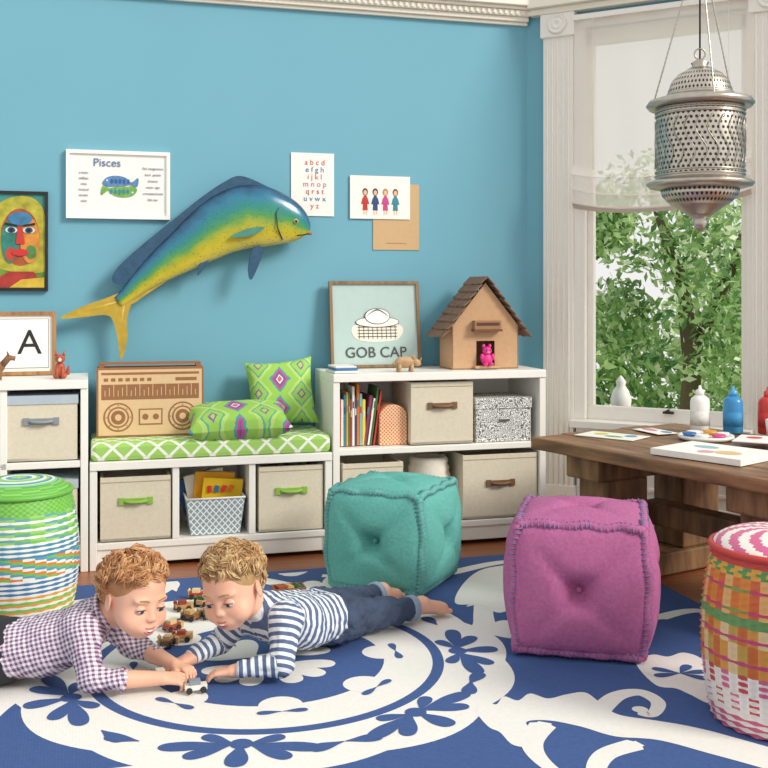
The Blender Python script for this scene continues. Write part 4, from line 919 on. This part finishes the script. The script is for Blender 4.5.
sdf_obj('near_foot',ft,.003,SK,B2)
ft=[cone((-.045,3.73,.063),(-.01,3.78,.064),.030,.026,.01),ellq((-.006,3.785,.070),(.026,.024,.026),k=.015),cone((0,3.785,.058),(.045,3.845,.036),.024,.021,.015),cone((-.015,3.80,.056),(.025,3.86,.036),.022,.018,.015)]
for i in range(5): ft.append(cone((.055-.012*i,3.85+.007*i,.032),(.070-.013*i,3.872+.007*i,.026),.0105-.0010*i,.0090-.001*i,.003))
sdf_obj('far_foot',ft,.003,SK,B2)
ar=[cone((-.385,3.052,.050),(-.440,3.052,.042),.026,.019,.01)]+handprims((-.440,3.052,.042),(-1,.05,-.12),(0,0,1),-1,.45,.92); sdf_obj('near_forearm_and_hand',ar,.0024,SK,B2)
ar=[cone((-.560,3.168,.052),(-.592,3.125,.046),.026,.019,.01)]+handprims((-.592,3.125,.046),(-.85,-.45,-.10),(0,0,1),-1,.7,.90); sdf_obj('far_forearm_and_hand',ar,.0024,SK,B2)
H2=[M('#b99464',.5,0,.2,90),M('#cfa876',.45,0,.2,90),M('#a98052',.5,0,.2,90),M('#dfc090',.45,0,.2,90)]
head(B2,(-.448,3.105,.268),(-.36,-.88,-.26),(-.18,0,1),(-.385,3.17,.195),1.11,H2,5,1)
# ================= FLOOR TOYS =================
def toy(m,p,r,c1,c2,L=.055):
    X=Matrix.Translation(p)@Matrix.Rotation(r,4,'Z')
    mm=MB(); mm.box((0,0,.016),(L,.026,.014),M(c1,.5)); mm.box((-L*.05,0,.029),(L*.5,.024,.013),M(c2,.5)); 
    for x in (-.32,.32):
        for k in (-1,1): mm.lathe([(0,-.003),(.009,-.003),(.009,.003),(0,.003)],M('#2a2624',.6),12,Matrix.Translation((x*L,k*.014,.009))@Matrix.Rotation(math.pi/2,4,'X'))
    for i,f in enumerate(mm.F): m.add([mm.V[a] for a in f],[tuple(range(len(f)))],mm.mats[mm.Mi[i]],False,X)
m=MB()
for i,(u,v,r,c1,c2) in enumerate([(183,612,.4,'#b98a58','#8f3a2c'),(203,607,1.2,'#c79f6a','#3f6a4a'),(190,622,-.5,'#8a5a34','#c9a36a'),(172,632,.9,'#a5452f','#d8b888'),(207,620,2.0,'#6a7a5a','#b98a58'),(182,643,.1,'#b98a58','#a5452f'),(168,648,1.4,'#7a5a3a','#d3ab78'),(197,600,.0,'#c23a2e','#e8cf9a'),(215,612,.7,'#8a6a44','#c23a2e')]):
    p=on_plane(u,v); toy(m,(p.x,p.y,.0065),r,c1,c2)
    m.box((p.x+.02,p.y+.03,.017),(.02,.02,.02),M('#c9a36a',.6),(0,0,r)); 
    m.lathe([(0,0),(.007,0),(.005,.018),(.008,.026),(0,.036)],M(c2,.5),10,Matrix.Translation((p.x-.03,p.y+.01,.0065)))
m.obj('wooden_toy_vehicles')
m=MB(); toy(m,(0,0,0),.3,'#e7e4dc','#8a929a',.062); m.obj('toy_car',(-.535,2.985,.0075))
m=MB(); toy(m,(0,0,0),2.0,'#9aa0a6','#d9d6cc',.05); m.obj('toy_car',(-.655,3.07,.0075))
p=on_plane(288,600); m=MB(); CR=wood('crate_wood','#6a4428','#9a6a42',(20,20,20))
m.bx((-.06,-.035,0),(.06,.035,.006),CR)
for k in (-1,1): m.bx((-.06,k*.035-.003,0),(.06,k*.035+.003,.04),CR); m.bx((k*.057-.003,-.035,0),(k*.057+.003,.035,.04),CR)
for i,c in enumerate(('#a5452f','#c9a36a','#3f6a4a')): m.box((-.035+i*.034,0,.03),(.025,.04,.03),M(c,.6),(0,.2*i,.3))
m.obj('wooden_toy_crate',(p.x,p.y+.02,.0065),.3)
# ================= LIGHT / CAMERA =================
w=bpy.data.worlds.new('World'); scene.world=w; w.use_nodes=True; bg=w.node_tree.nodes['Background']; bg.inputs[0].default_value=(1,.99,.975,1); bg.inputs[1].default_value=.90
sd=bpy.data.lights.new('sun','SUN'); sd.energy=2.8; sd.angle=math.radians(18); sd.color=(1,.95,.87); so=bpy.data.objects.new('sun',sd); COL.objects.link(so)
so.rotation_euler=Vector((-.78,.40,-.55)).to_track_quat('-Z','Y').to_euler()
cd=bpy.data.cameras.new('camera'); cd.sensor_width=36; cd.lens=FL/768*36; cd.shift_y=-94/768; cd.clip_end=100
co=bpy.data.objects.new('camera',cd); COL.objects.link(co); co.location=(0,0,H); co.rotation_euler=(math.radians(90),0,0); scene.camera=co
try: scene.view_settings.view_transform='Standard'
except Exception: pass
